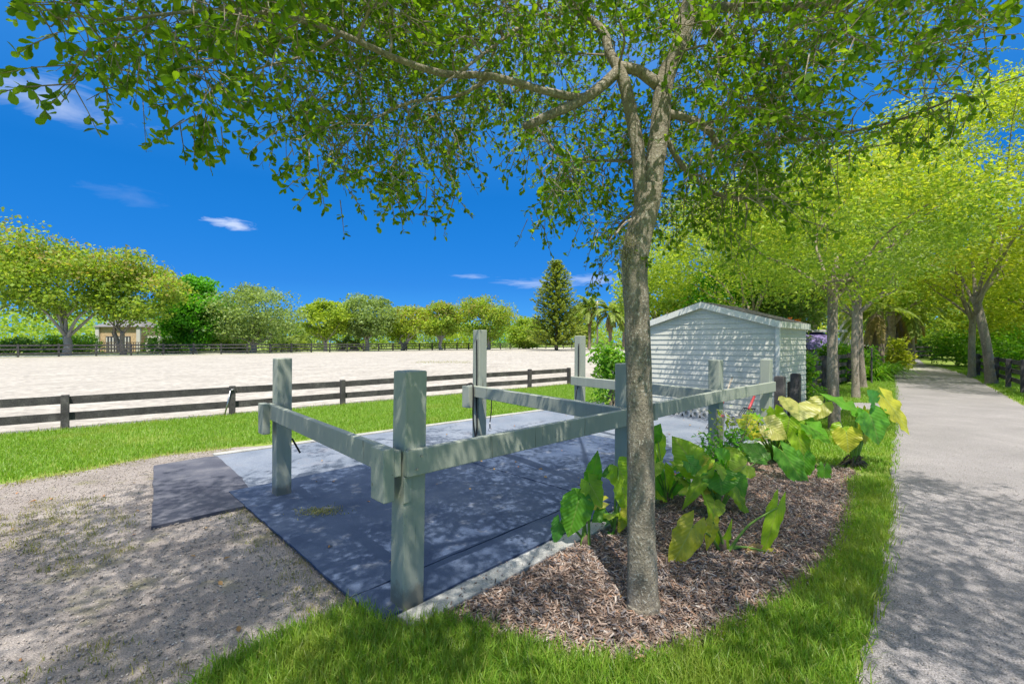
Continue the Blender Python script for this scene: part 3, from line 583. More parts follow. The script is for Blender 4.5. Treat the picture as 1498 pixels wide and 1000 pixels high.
# trees behind the far fence: px of trunk, depth, crown left/right px, crown top/bottom y
GRP = 'trees standing behind the arena fence'
far_trees = [
 (-30, 49, -150, 80, 318, 450, .34, 'leaf_mid', 'leaf_bronze', 'spreading tree cut by the left edge, its pale limbs forking low'),
 (97, 53, 5, 185, 345, 462, .42, 'leaf_mid', 'leaf_bronze', 'broad pale-limbed tree left of the stone house'),
 (182, 55, 130, 265, 365, 470, .26, 'leaf_mid', 'leaf_bronze', 'dark twin-trunked tree standing before the stone house'),
 (370, 66, 300, 434, 416, 492, .40, 'leaf_olive', None, 'round grey green tree, its forked pale trunk right of the vines'),
 (476, 76, 442, 512, 436, 490, .3, 'leaf_gold', None, 'small yellow green tree between two grey green ones'),
 (537, 80, 488, 580, 428, 488, .36, 'leaf_olive', None, 'tall grey green tree behind the middle of the far fence'),
 (589, 84, 560, 628, 446, 494, .34, 'leaf_gold', 'leaf_bronze', 'bronze tipped tree with a pale V trunk beyond the arena'),
 (645, 88, 606, 676, 440, 488, .34, 'leaf_mid', 'leaf_bronze', 'straight pale trunked tree left of the tall hose post'),
 (714, 92, 664, 752, 430, 492, .36, 'leaf_mid', 'leaf_bronze', 'ragged brown tipped tree right of the tall hose post'),
 (768, 104, 742, 800, 462, 504, .3, 'leaf_mid', None, 'lower green tree just left of the conifer'),
 (848, 104, 828, 872, 440, 500, .3, 'leaf_mid', None, 'mid green tree just right of the conifer')]
for (px, d, l, r, yt, yb, tr, m1, m2, lab) in far_trees:
    x, y = tp(px, d); cw = (r-l)/F*d; cs = ((l+r)/2-px)/F*d; top = ty(yt, d); cb = ty(yb+7, d)
    tree(lab, (x, y), top, cw, cb, tr, max(1.4, cb*.55) if px in (-30, 97, 370) else cb*.8, 5200 if cw > 9 else 3400, .34 if d < 70 else .38, m1, 'bark_brown' if px == 182 else 'bark_pale', 64, 'tree', GRP, multi=2 if px in (182, 589) else 1, cd=cw*.8, sigf=.105, cshift=(cs, 0), mat2=m2, limbs=8, flat=.5)
# vine smothered mass
x, y = tp(283, 64)
tree('bright green vine-smothered tree right of the stone house', (x, y), ty(402, 64), 8.2, .6, .4, 3.5, 7500, .42, 'leaf_vine', 'bark_pale', 60, 'vine_covered_tree', None, cd=5, sigf=.12, limbs=6)
# conifer
def conifer(label, px, d, ytop, width_px):
    x, y = tp(px, d); t = thing('conifer', label, 'conifer', (x, y, 0)); top = ty(ytop, d); W = width_px/F*d/2
    mb = MB(); mb.tube([(x, y, 0), (x, y, top*.5), (x, y, top*.97)], [.35, .22, .04], 8); mb.build('trunk', 'bark_brown', t, True)
    P = []; D = []; N = []; Ls = []
    lev = 34
    for k in range(lev):
        z = 1.2+(top-1.6)*(k/lev)**.95; r = W*(1-(k/lev))**.62*(.85+.3*random.random())+.25; nb = int(7+6*(1-k/lev))
        a0 = random.random()*6
        for b in range(nb):
            a = a0+b*2*math.pi/nb+random.uniform(-.25, .25); rr = r*random.uniform(.7, 1.1); m = int(10+26*rr/W)
            for j in range(m):
                s_ = ((j+.5)/m)**.7; q = Vector((x+math.cos(a)*rr*s_, y+math.sin(a)*rr*s_, z+.22*rr*s_*s_-.06*rr*s_))
                P.append(tuple(q+Vector((random.gauss(0, .16), random.gauss(0, .16), random.gauss(0, .12))))); D.append((math.cos(a)+random.gauss(0, .5), math.sin(a)+random.gauss(0, .5), .3+random.gauss(0, .3))); N.append((random.gauss(0, .5), random.gauss(0, .5), 1)); Ls.append(random.uniform(.45, .9))
    P, D, N, Ls = map(np.array, (P, D, N, Ls)); cards('crown', P, D, N, Ls, Ls*.5, 'leaf_pine', t)
conifer('tall pointed conifer rising above the tree line beyond the arena', 814, 84, 376, 92)
# palms
def palm(label, base, h, tr, nf, fl, barkm='palm_bark', group=None, dry=6, fan=.5, name='palm_tree', leafw=.05, nl=34):
    base = Vector((base[0], base[1], 0)); t = thing(name, label, 'palm', base, group); mb = MB()
    sp = spline([(base-Vector((0, 0, .05)), tr*1.25), (base+Vector((.05, 0, h*.15)), tr), (base+Vector((.1, 0, h*.6)), tr*.95), (base+Vector((.08, 0, h)), tr*.8)], 8)
    mb.tube([p for p, _ in sp], [r for _, r in sp], 12, True, .14 if barkm == 'palm_bark' else .03); mb.build('trunk', barkm, t, True)
    top = base+Vector((.08, 0, h))
    def fronds(nm, n, lo, hi, mat, L):
        P = []; D = []; N = []; Ls = []; st = MB()
        for k in range(n):
            a = random.random()*2*math.pi; e = math.radians(random.uniform(lo, hi)); pts = []
            q = top.copy(); dirv = Vector((math.cos(a)*math.cos(e), math.sin(a)*math.cos(e), math.sin(e))); Lk = L*random.uniform(.75, 1.1)
            for s_ in range(9): pts.append(q.copy()); q = q+dirv*Lk/8; dirv = (dirv+Vector((0, 0, -.16-.08*s_*.3))).normalized()
            st.tube(pts, [.03*tr/.25*(1-.09*i) for i in range(9)], 4)
            sd_ = Vector((-math.sin(a), math.cos(a), 0))
            for j in range(nl):
                s_ = .15+.85*j/nl; i = min(7, int(s_*8)); p = pts[i].lerp(pts[i+1], s_*8-i) if i < 8 else pts[8]; tg = (pts[min(i+1, 8)]-pts[max(i-1, 0)]).normalized()
                for sg in (-1, 1):
                    dd = (sd_*sg+tg*.8+Vector((0, 0, -.45+random.uniform(-.15, .15)))).normalized(); ll = Lk*.26*(1.15-s_*.65)
                    P.append(tuple(p+dd*ll*.5)); D.append(tuple(dd)); N.append(tuple(tg.cross(dd)+Vector((0, 0, .3)))); Ls.append(ll)
        if not P: return
        P, D, N, Ls = map(np.array, (P, D, N, Ls)); o = cards(nm, P, D, N, Ls, np.full(len(Ls), leafw*L/2), mat, t); st.build('frond_stalk', mat, o)
    fronds('fronds', nf, -25, 75, 'frond', fl); fronds('dry_fronds', dry, -85, -45, 'frond_dry', fl*.75)
PG = 'palms beyond the arena near the utility pole'
palm('palm just left of the utility pole, nearest the conifer', tp(862, 92), 8.2, .28, 26, 4.4, group=PG, leafw=.13, nl=26)
palm('palm with hanging dry fronds right of the utility pole', tp(892, 80), 6.6, .32, 28, 4.0, group=PG, dry=14, leafw=.13, nl=26)
palm('palm half hidden behind the main trunk', tp(912, 88), 7.6, .28, 26, 4.2, group=PG, leafw=.13, nl=26)
t = thing('utility_pole', 'bare pale utility pole among the distant palms', 'utility pole', (*tp(874, 82), 0)); x, y = tp(874, 82)
mb = MB(); mb.tube([(x, y, 0), (x, y, 4), (x, y, 9.0)], [.17, .15, .12], 10); mb.build('pole', 'tan_pole', t, True)
mb = MB(); mb.box((x, y-.13, 8.5), (.35, .05, .06)); mb.build('crossbar', 'tan_pole', t)
# hedges and thickets under the trees
def hedge(label, a, b, h, dpt, n, leaf, mat, name='hedge', group=None, lumps=14, cat='hedge', zlo=.1):
    a = Vector(a); b = Vector(b); t = thing(name, label, cat, (*a, 0), group); cen = []
    for k in range(lumps):
        p = a.lerp(b, (k+.5)/lumps); hh = h*random.uniform(.75, 1.05)
        for j in range(4): cen.append((p.x+random.uniform(-.5, .5)*dpt, p.y+random.uniform(-.5, .5)*dpt, zlo+(hh-zlo)*(j+.4)/4.4))
    mb = MB()
    for k in range(lumps): p = a.lerp(b, (k+.5)/lumps); mb.tube([(p.x, p.y, 0), (p.x+.1, p.y, h*.35), (p.x-.1, p.y+.1, h*.7)], [.05, .035, .015], 5)
    mb.build('stems', 'bark_brown', t); L = (b-a).length
    crown_leaves('foliage', cen, max(.3*h/2, L/lumps*.45), n, leaf, mat, t, True, .6); return t
hedge('clipped bright hedge left of the stone house', tp(60, 58), tp(137, 60), 2.7, 1.6, 4200, .26, 'leaf_hedge')
hedge('dark hedge at the left edge behind the black fence', tp(-60, 56), tp(58, 57), 2.4, 2, 4000, .30, 'leaf_dark')
hedge('low shrubs just right of the stone house', tp(218, 61), tp(262, 64), 2.4, 1.5, 2200, .26, 'leaf_hedge')
for a, b, d1, d2, h, m_, lab in ((255, 345, 70, 76, 5.4, 'leaf_dark', 'shady thicket of undergrowth behind the vine-smothered tree'), (345, 470, 78, 86, 6.4, 'leaf_olive', 'shady thicket under the round grey green tree'), (470, 600, 90, 98, 7.4, 'leaf_mid', 'shady thicket under the tall grey green tree'), (590, 690, 100, 106, 7.8, 'leaf_gold', 'sunny yellow green thicket behind the straight pale trunks'), (680, 790, 112, 124, 7.8, 'leaf_hedge', 'fresh green thicket left of the conifer'), (790, 960, 125, 135, 8.5, 'leaf_mid', 'green thicket filling the gap behind the palms')):
    hedge(lab, tp(a, d1), tp(b, d2), h, 4, 6000, .42, m_, 'thicket', 'thickets behind the arena fence', 16, 'thicket')
for i, (px, d) in enumerate(((330, 68), (352, 70), (415, 72), (438, 74), (500, 80), (520, 82))):
    palm('low clump of drooping dry-fringed palm fronds behind the fence', tp(px, d), .9, .2, 16, 3.2, 'palm_bark', 'low palms under the far trees', 7, name='palm_clump', leafw=.09, nl=20)
# far woods closing the horizon
cen = [(random.uniform(-180, 260), random.uniform(170, 260), random.uniform(1, 8.5)) for _ in range(420)]
cen2 = [(random.uniform(-170, -75), random.uniform(75, 150), random.uniform(1, 8)) for _ in range(160)]
tag(crown_leaves('side_woods', cen2, 3.2, 16000, .75, 'leaf_mid', None, True, .6), 'green woods beyond the left end of the arena', 'woods', None, 'stuff')
tag(crown_leaves('far_woods', cen, 4.0, 26000, 1.3, 'leaf_mid', None, True, .6), 'far green woods closing the horizon behind the arena', 'woods', None, 'stuff')

# drive side trees
DG = 'trees lining the drive'
def big_tree(*a, **k): return tree(*a, card=False, **k)
big_tree('pale-barked tree beside the shed, first along the drive', (5.78, 8.15), 5.1, 5.0, 2.2, .085, 2.75, 30000, .066, 'leaf_mid', 'bark_brown', ncl=130, group=DG, lean=(-.012, 0), sigf=.058, limbs=7, cshift=(.1, .2), mat2='leaf_lime')
big_tree('slim grey tree second along the drive, beyond the shed', (9.67, 12.8), 6.1, 4.2, 2.9, .09, 2.9, 16000, .08, 'leaf_olive', 'bark_brown', ncl=70, group=DG, sigf=.09, limbs=10, mat2='leaf_mid')
big_tree('leaning dark tree by the black fence on the left verge', (12.1, 15.7), 6.8, 3.9, 3.4, .11, 2.6, 8000, .12, 'leaf_olive', 'bark_brown', ncl=60, group=DG, lean=(-.05, 0), sigf=.10, limbs=9)
big_tree('thick crooked tree on the right verge with a forked trunk', (17.9, 17.0), 12.0, 9.6, 3.0, .145, 3.3, 38000, .125, 'leaf_lime', 'bark_brown', ncl=150, group=DG, lean=(-.16, .02), cshift=(1.7, 0), sigf=.058, limbs=8, mat2='leaf_gold')
big_tree('second tree on the right verge, half hidden by the crooked one', (20.6, 20.4), 7.6, 5.6, 3.4, .13, 2.8, 7000, .15, 'leaf_lime', 'bark_brown', ncl=60, group=DG, lean=(.02, 0), sigf=.10, limbs=9)
big_tree('tall golden green tree leaning in over the right edge', (17.6, 11.2), 10.2, 6.8, 3.8, .16, 3.4, 15000, .10, 'leaf_gold', 'bark_brown', ncl=110, group=DG, cshift=(-.3, 0), sigf=.058, limbs=7, mat2='leaf_lime')
big_tree('far tree arching over the drive from the right', (39, 37), 9.5, 8, 4.8, .24, 3, 4000, .26, 'leaf_lime', 'bark_brown', ncl=60, group=DG, sigf=.11, mat2='leaf_gold')
big_tree('far tree arching over the drive from the left', (24, 38), 10, 9, 5.2, .24, 4, 4500, .26, 'leaf_lime', 'bark_brown', ncl=60, group=DG, sigf=.11, mat2='leaf_mid')
big_tree('dark shade tree beyond the gate at the end of the drive', (44, 56), 8, 12, 2.0, .35, 3, 5000, .36, 'leaf_mid', 'bark_brown', ncl=50, group=DG, sigf=.12)
# trees behind the shed
SGp = 'trees rising behind the shed'
big_tree('golden green tree with leaning tan trunks behind the shed peak', (8.6, 17.2), 7.6, 7.4, 2.7, .14, 2.6, 25000, .115, 'leaf_gold', 'bark_brown', ncl=110, group=SGp, sigf=.062, multi=2, mat2='leaf_lime', cshift=(-.4, 0))
big_tree('fresh green leafy tree behind the shed roof', (9.7, 19.5), 5.2, 4.6, 1.0, .16, 2.0, 12000, .16, 'leaf_vine', 'bark_brown', ncl=70, group=SGp, sigf=.10)
big_tree('silvery grey green tree behind the right end of the shed', (10.9, 17.8), 4.3, 3.0, 2.0, .12, 1.8, 9000, .11, 'leaf_olive', 'bark_brown', ncl=60, group=SGp, sigf=.10)
big_tree('broad lime green tree far behind the shed', (16.5, 25), 9.2, 10, 3.0, .3, 2.6, 15000, .20, 'leaf_lime', 'bark_brown', ncl=80, group=SGp, sigf=.10, mat2='leaf_gold')
big_tree('large mid green tree far off between shed and drive', (25, 30), 8.0, 9, 3.6, .3, 2.6, 11000, .24, 'leaf_mid', 'bark_brown', ncl=70, group=SGp, sigf=.11)
big_tree('open tree right of the main trunk with thin drooping sprays', (7.2, 22), 5.4, 4.6, 2.6, .14, 2.4, 4200, .2, 'leaf_mid', 'bark_brown', ncl=40, group=SGp, sigf=.12)
# broad trees on the right behind the verge fence
RG = 'trees in the paddock right of the drive'
big_tree('lime green tree in the right paddock behind the black fence', (29, 25), 7.0, 9, 1.6, .3, 2.4, 12000, .22, 'leaf_lime', 'bark_brown', ncl=70, group=RG, sigf=.11, mat2='leaf_mid')
big_tree('yellow green tree at the far right edge of the picture', (25.5, 18.5), 9.5, 8.5, 1.8, .26, 2.4, 12000, .19, 'leaf_gold', 'bark_brown', ncl=70, group=RG, sigf=.11, mat2='leaf_lime')
big_tree('mid green tree farthest back in the right paddock', (41, 38), 7.0, 12, 1.0, .35, 2.6, 9000, .32, 'leaf_mid', 'bark_brown', ncl=60, group=RG, sigf=.12)
cen = [(random.uniform(20, 110), random.uniform(55, 75), random.uniform(.5, 9)) for _ in range(160)]+[(random.uniform(45, 75), random.uniform(22, 55), random.uniform(.5, 8)) for _ in range(120)]
tag(crown_leaves('paddock_woods', cen, 2.6, 16000, .7, 'leaf_lime', None, True, .6), 'green woods closing the view behind the drive', 'woods', None, 'stuff')
# palms at the end of the drive
DP = 'palms on the left side where the drive meets the crossing road'
palm('left one of two thick shaggy palm trunks on the drive edge', tp(1316, 33), 4.6, .48, 18, 4.0, group=DP, dry=14, leafw=.08, nl=26)
palm('right one of two thick shaggy palm trunks on the drive edge', tp(1327, 34.5), 4.8, .40, 18, 4.0, group=DP, dry=14, leafw=.08, nl=26)
palm('smooth grey royal palm left of the shaggy palms', tp(1299, 36), 7.5, .30, 14, 4.0, 'royal_bark', DP, 2, leafw=.08, nl=26)
palm('second smooth grey royal palm, touching the shaggy palms', tp(1306, 38), 7.5, .30, 14, 4.0, 'royal_bark', DP, 2, leafw=.08, nl=26)
palm('dark stubby palm trunk above the strap leaved plants', tp(1281, 26), 3.3, .36, 14, 2.6, 'palm_bark', DP, 6, leafw=.08, nl=24)
palm('pale royal palm trunk far behind the second drive tree', tp(1234, 30), 6.5, .28, 14, 3.6, 'royal_bark', DP, 2, leafw=.08, nl=24)
# bushes
def bush(label, c, h, w_, n, leaf, mat, name='bush', group=None, ncl=34, upd=1.0):
    t = thing(name, label, 'bush', (c[0], c[1], 0), group); cen = []
    for k in range(ncl):
        a = random.random()*6.283; r = (random.random()**.5)*w_/2*.75; z = random.uniform(.12, .88)*h
        r *= 1-.35*(z/h)**2; cen.append((c[0]+math.cos(a)*r, c[1]+math.sin(a)*r, z))
    mb = MB()
    for k in range(8): q = random.choice(cen); mb.tube([(c[0]+random.uniform(-.1, .1), c[1]+random.uniform(-.1, .1), 0), (c[0]+(q[0]-c[0])*.4, c[1]+(q[1]-c[1])*.4, q[2]*.6), q], [.025, .016, .006], 5)
    mb.build('stems', 'bark_brown', t); crown_leaves('foliage', cen, w_*.12, n, leaf, mat, t, False, .8, upd); return t
bush('glossy bright green bush beside the farthest sage post', (2.36, 10.9), 1.62, 1.15, 1700, .12, 'leaf_hedge')
bush('glossy green bush at the right end of the shed', (6.87, 10.7), 1.5, .62, 1200, .11, 'leaf_hedge')
bush('dark green bush low at the shed corner', (6.6, 9.6), .7, .55, 500, .09, 'leaf_hedge')
bush('leafy bush left of the gate at the end of the drive', tp(1400, 30), 2.2, 3.0, 2400, .22, 'leaf_hedge')
bush('lime bush at the foot of the shaggy palms', tp(1312, 26), 1.9, 1.6, 1300, .18, 'leaf_lime')
bush('green bushes behind the right verge fence, nearest the edge', tp(1490, 22), 2.1, 3.6, 2600, .2, 'leaf_hedge')
bush('green bush behind the crooked tree on the right verge', tp(1462, 27), 2.4, 4.0, 2600, .22, 'leaf_hedge')
bush('tall green shrub behind the black board fence on the left', tp(1240, 21), 1.32, 2.6, 2000, .18, 'leaf_hedge')
bush('large leaved green shrub under the purple awning', tp(1222, 17.5), 1.5, 1.4, 1200, .16, 'leaf_hedge')
bush('dark bush in the shade behind the gate', tp(1348, 45), 2.6, 5, 2200, .34, 'leaf_dark')
def strap(label, c, h, n, mat='grass_near'):
    t = thing('strap_leaf_plant', label, 'plant', (c[0], c[1], 0), 'strap leaved plants on the verge'); V = []
    for k in range(n):
        a = random.random()*6.283; L = h*random.uniform(.8, 1.5); e = random.uniform(.5, 1.3); d = Vector((math.cos(a), math.sin(a), 0)); s_ = Vector((-d.y, d.x, 0))*.035
        p = Vector((c[0], c[1], 0))+d*random.uniform(0, .12); q = []
        for i in range(6):
            u = i/5; r = L*(math.cos(e)*u+.18*u*u); z = L*(math.sin(e)*u-.55*u*u*u); wd = s_*(1-.85*u**2); cpt = p+d*r+Vector((0, 0, z)); q += [tuple(cpt-wd), tuple(cpt+wd)]
        V.append(q)
    np_mesh('leaves', np.array(V), [(2*i, 2*i+1, 2*i+3, 2*i+2) for i in range(5)], mat, t)
for px, d, lab in ((1276, 18.6, 'strap leaved lily clump nearest the second drive tree'), (1290, 20, 'middle strap leaved lily clump on the left verge'), (1303, 22, 'strap leaved lily clump closest to the drive edge')):
    strap(lab, tp(px, d), 1.0, 150, 'leaf_hedge')
o = MB(); c = Vector((*tp(1275, 17.2), 0)); o.tube([c, c+Vector((0, 0, 1.3))], .03, 8); o.tube([c+Vector((0, 0, 1.3)), c+Vector((0, 0, 1.36))], [.045, .02], 8)
tag(o.build('garden_stake', 'black_wood'), 'thin dark stake standing in front of the strap leaved plants', 'stake')
# orange blossoms peeping above the shed roof
t = thing('flowering_shrub', 'orange flowering shrub peeping over the shed roof', 'shrub', (*tp(1150, 16), 0)); x, y = tp(1152, 16)
crown_leaves('foliage', [(x+random.uniform(-.7, .5), y+random.uniform(-.3, .3), random.uniform(.3, 2.15)) for _ in range(24)], .16, 1200, .11, 'leaf_mid', t, False)
crown_leaves('blossoms', [(x+random.uniform(-.3, .35), y-.3, random.uniform(2.2, 2.38)) for _ in range(9)], .05, 150, .09, 'orange', t, False)
mb = MB(); mb.tube([(x, y, 0), (x, y, 1.2)], [.05, .02], 6); mb.build('stems', 'bark_brown', t)

# ------------------------------------------------------------------ buildings
hx, hy = tp(178, 70); hs_ = thing('house', 'tan stone house with grey roof across the arena', 'house', (hx, hy, 0))
mb = MB(); mb.box((hx-.4, hy+2, 1.95), (3.3, 2, 1.95)); mb.build('wall', 'brick', hs_)
mb = MB(); mb.box((hx+4.1, hy+2.6, 1.25), (1.2, 1.8, 1.25)); mb.build('wing', 'white_wall', hs_)
mb = MB(); mb.add([(hx-4.2, hy-.5, 3.9), (hx+3.4, hy-.5, 3.9), (hx+3.4, hy+4.6, 3.9), (hx-4.2, hy+4.6, 3.9), (hx-2.4, hy+2, 5.1), (hx+1.6, hy+2, 5.1)], [(0, 1, 5, 4), (1, 2, 5), (2, 3, 4, 5), (3, 0, 4), (3, 2, 1, 0)]); mb.build('roof', 'grey_roof', hs_)
mb = MB(); mb.box((hx-3.55, hy-.16, 1.95), (.28, .12, 1.94)); mb.build('column', 'white_wall', hs_); mb = MB(); mb.box((hx+2.75, hy-.16, 1.95), (.28, .12, 1.94)); mb.build('column', 'white_wall', hs_)
mb = MB(); mb.box((hx-.5, hy-.04, 1.25), (1.9, .03, 1.2)); dw = mb.build('window', 'dark_glass', hs_)
mb = MB()
for k in range(8): mb.box((hx-2.2+k*.48, hy-.1, 1.2), (.09, .03, 1.1))
mb.build('shutter', 'white_wall', dw)
mb = MB(); mb.box((hx+4.1, hy+.78, 1.3), (.7, .03, .8)); mb.build('window', 'dark_glass', hs_)
t = thing('railing', 'brown picket railing in front of the stone house', 'railing', (hx-4.4, hy-2.5, 0)); mb = MB()
for k in range(28): mb.box((hx-4.4+k*.36, hy-2.5, .75), (.04, .03, .72))
mb.build('pickets', 'brown_rail', t); mb = MB(); mb.box((hx+.5, hy-2.5, 1.52), (5, .05, .05)); mb.build('rail', 'brown_rail', t)
# low building with a purple awning behind the shed
ax, ay = tp(1196, 19); t = thing('outbuilding', 'low white outbuilding with a purple awning behind the shed', 'outbuilding', (ax, ay, 0))
mb = MB(); mb.box((ax-.3, ay+1.6, .9), (1.6, 1.0, .9)); mb.build('wall', 'white_wall', t)
mb = MB(); pr = [(.62, 1.98), (.45, 1.95), (.2, 1.86), (-.05, 1.7), (-.25, 1.48), (-.3, 1.28)]
vs_ = [(ax+s_*.62, ay+yy, zz) for yy, zz in pr for s_ in (-1, 1)]
mb.add(vs_, [(2*i, 2*i+1, 2*i+3, 2*i+2) for i in range(5)]); mb.add([(ax-.62, ay+yy, zz) for yy, zz in pr]+[(ax-.62, ay+.62, 1.28)], [tuple(range(7))]); mb.add([(ax+.62, ay+yy, zz) for yy, zz in pr]+[(ax+.62, ay+.62, 1.28)], [tuple(range(7))[::-1]])
mb.build('awning', 'purple', t)
mb = MB(); mb.box((ax-.9, ay+1.6, 2.05), (2.3, 1.4, .05)); mb.build('roof', 'white_wall', t)
bx_, by_ = tp(1255, 32); t = thing('long_barn', 'low white-roofed building far behind the drive trees', 'building', (bx_, by_, 0))
mb = MB(); mb.box((bx_, by_+2, .65), (2.4, 1.6, .65)); mb.build('wall', 'brown_rail', t)
mb = MB(); mb.add([(bx_-2.7, by_, 1.3), (bx_+2.7, by_, 1.3), (bx_+2.7, by_+2, 1.75), (bx_-2.7, by_+2, 1.75), (bx_+2.7, by_+4, 1.3), (bx_-2.7, by_+4, 1.3)], [(0, 1, 2, 3), (3, 2, 4, 5), (1, 4, 2), (0, 3, 5)]); mb.build('roof', 'white_wall', t)

# ------------------------------------------------------------------ the main tree
MD = 2.68; mt = thing('shade_tree', 'large grey-barked shade tree in the mulch bed, arching over the pad', 'tree', (*gp(941, 897).xy, 0))
def sk(lst): return [(wp(a[0], a[1], a[3] if len(a) > 3 else MD), a[2]/F*(a[3] if len(a) > 3 else MD)) for a in lst]
SK = [
 [(941, 910, 34), (941, 898, 27.5), (941, 882, 24), (940, 862, 22), (938, 760, 19.8), (936, 600, 18.8), (931, 450, 17.8), (928, 392, 18.8), (933, 352, 19.2), (943, 315, 18), (950, 285, 17), (953, 270, 15)],
 [(941, 315, 12), (938, 280, 11), (933, 220, 10), (922, 160, 9.2), (913, 122, 9), (905, 100, 8)],
 [(950, 300, 15), (957, 245, 14.5), (965, 190, 14), (969, 140, 13.2), (976, 108, 12.6), (991, 72, 12), (1003, 35, 11.5), (1012, -20, 10.5), (1020, -90, 9.5), (1030, -200, 7.5), (1010, -320, 5)],
 [(868, 138, 7, 2.65), (846, 143, 6, 2.62), (800, 134, 5.5, 2.55), (720, 112, 5, 2.45), (650, 108, 4.8, 2.35), (580, 86, 4.5, 2.2), (500, 50, 4, 2.05), (420, 25, 3.2, 1.9), (340, 15, 2.6, 1.8), (250, 20, 2, 1.7), (170, 30, 1.5, 1.6), (100, 22, 1, 1.55)],
 [(908, 100, 8.4), (878, 128, 7.8, 2.66), (845, 150, 7.2, 2.62), (805, 168, 6.4, 2.58), (768, 186, 5.8, 2.55)],
 [(904, 98, 7.5), (932, 103, 7.5), (962, 124, 9)],
 [(908, 104, 8), (893, 80, 7.2, 2.72), (880, 45, 6.5, 2.75), (840, 12, 6, 2.8), (790, -40, 5, 2.9), (700, -120, 4, 2.8), (560, -200, 3, 2.4)],
 [(1004, 28, 9), (1050, 12, 7, 2.75), (1120, 12, 6.5, 2.85), (1200, 5, 6, 3.0), (1290, -20, 5, 3.1), (1380, -60, 4, 3.0)],
 [(1006, 22, 4), (1045, 45, 3.5), (1090, 85, 3.3, 2.75), (1130, 100, 1.8, 2.8), (1165, 110, 1, 2.8)],
 [(970, 165, 7), (1010, 175, 5.2), (1040, 195, 5, 2.75), (1055, 215, 4.5, 2.8), (1110, 212, 3.5, 2.9), (1200, 200, 2.5, 2.9), (1300, 180, 2, 2.7), (1420, 135, 1.2, 2.4)],
 [(968, 190, 5), (1000, 245, 4, 2.75), (1040, 280, 3.2, 2.85), (1080, 290, 2.6, 3.0), (1150, 300, 2, 3.2)],
 [(800, -30, 4, 2.88), (780, 20, 3, 2.7), (735, 58, 2.6, 2.5), (680, 100, 2, 2.3), (600, 160, 1.3, 2.2)],
 [(720, 112, 3.4, 2.45), (670, 140, 2.6, 2.5), (600, 150, 2.2, 2.55), (540, 180, 1.4, 2.5), (500, 215, 1, 2.4)],
 [(500, 50, 2.6, 2.05), (450, 80, 2, 2.05), (380, 100, 1.4, 1.95), (310, 130, 1, 1.85)],
 [(250, 20, 1.4, 1.7), (180, 60, 1.1, 1.6), (130, 100, 1, 1.55), (90, 150, .7, 1.5)],
 [(935, 240, 3), (900, 235, 2.4, 2.9), (850, 240, 1.8, 3.1), (800, 275, 1.2, 3.2)],
 [(940, 300, 2.5, 2.7), (915, 320, 2, 3.0), (890, 350, 1.3, 3.2)]]
lines = [sk(s_) for s_ in SK]
for extra in ([(1.03, 2.68, 3.9), (.6, 1.5, 4.5), (.2, .2, 4.7), (-.3, -1.0, 4.7)], [(1.05, 2.7, 4.0), (1.3, 4.2, 4.9), (1.4, 5.6, 5.1)], [(.9, 2.7, 3.75), (-.6, 2.6, 4.6), (-2.2, 2.4, 4.9), (-3.4, 2.2, 4.8)], [(1.05, 2.7, 3.9), (2.6, 2.3, 4.7), (4.2, 1.8, 4.9)], [(1.05, 2.7, 3.9), (.2, 3.8, 4.6), (-1.4, 4.6, 4.8), (-2.6, 5.0, 4.6)], [(1.05, 2.7, 4.0), (2.4, 3.9, 4.8), (3.6, 4.8, 4.8)], [(.6, 1.5, 4.5), (-1.2, .6, 4.6), (-2.8, 0.0, 4.4)], [(1.05, 2.7, 4.2), (.9, 2.7, 5.4), (.7, 2.6, 6.4)]):
    n = len(extra); lines.append([(Vector(p), .040-.032*k/(n-1)) for k, p in enumerate(extra)])
mb = MB(); SP = []
for k, l in enumerate(lines):
    sp = spline(l, 7); mb.tube([p for p, _ in sp], [r for _, r in sp], 20 if k == 0 else 12 if k < 8 else 8, True, .07 if k < 3 else .1)
    if k != 0: SP += [(p, r) for p, r in sp]
mb.build('trunk', 'bark_main', mt, True)
OX = [-50, 0, 40, 90, 140, 200, 260, 300, 340, 370, 400, 430, 470, 500, 540, 580, 620, 660, 700, 740, 790, 840, 880, 905, 960, 1000, 1060, 1150, 1250, 1330, 1400, 1440, 1498, 1600]
OY = [-20, -10, 40, 105, 105, 150, 150, 170, 95, 110, 150, 225, 185, 260, 200, 290, 245, 270, 200, 170, 300, 310, 335, 380, 330, 340, 330, 320, 260, 190, 150, 70, -30, -40]
def outline(px): return np.interp(px, OX, OY)
cl = []
def try_add(p, allow=0):
    if p.y > .15:
        px = CX+p.x/p.y*F; py = CY-(p.z-H)/p.y*F
        if -500 < px < 40 and py > -60: return False
        if 40 <= px < 270 and py > -80 and random.random() < .68: return False
        if 1225 < px < 1350 and 70 < py < 190: return False
        if 850 < px < 1030 and 40 < py < 340 and p.y < 2.8: return False
        if 540 < px < 860 and 60 < py < 215 and p.y < 2.62: return False
        if 1120 < px < 1500 and 330 > py > 210 and random.random() < .5: return False
        if -500 < px < 2000 and py > -60 and py > outline(px)-28+allow: return False
    if (p-Vector((0, 0, H))).length < 1.3 or p.z < 2.1: return False
    cl.append(p); return True
CEN = Vector((.75, 2.5, 4.1))
n = 0
while n < 62:                                         # the crown's own volume: dense clumps with gaps between, thicker towards its outside
    q = Vector((random.uniform(-1, 1), random.uniform(-1, 1), random.uniform(-1, 1)))
    if not .45 < q.length < 1: continue
    k = CEN+Vector((q.x*4.0, q.y*3.9, q.z*1.8)); g = 0
    for _ in range(14): g += try_add(k+Vector((random.gauss(0, .34), random.gauss(0, .34), random.gauss(0, .2))))
    if g > 4: n += 1
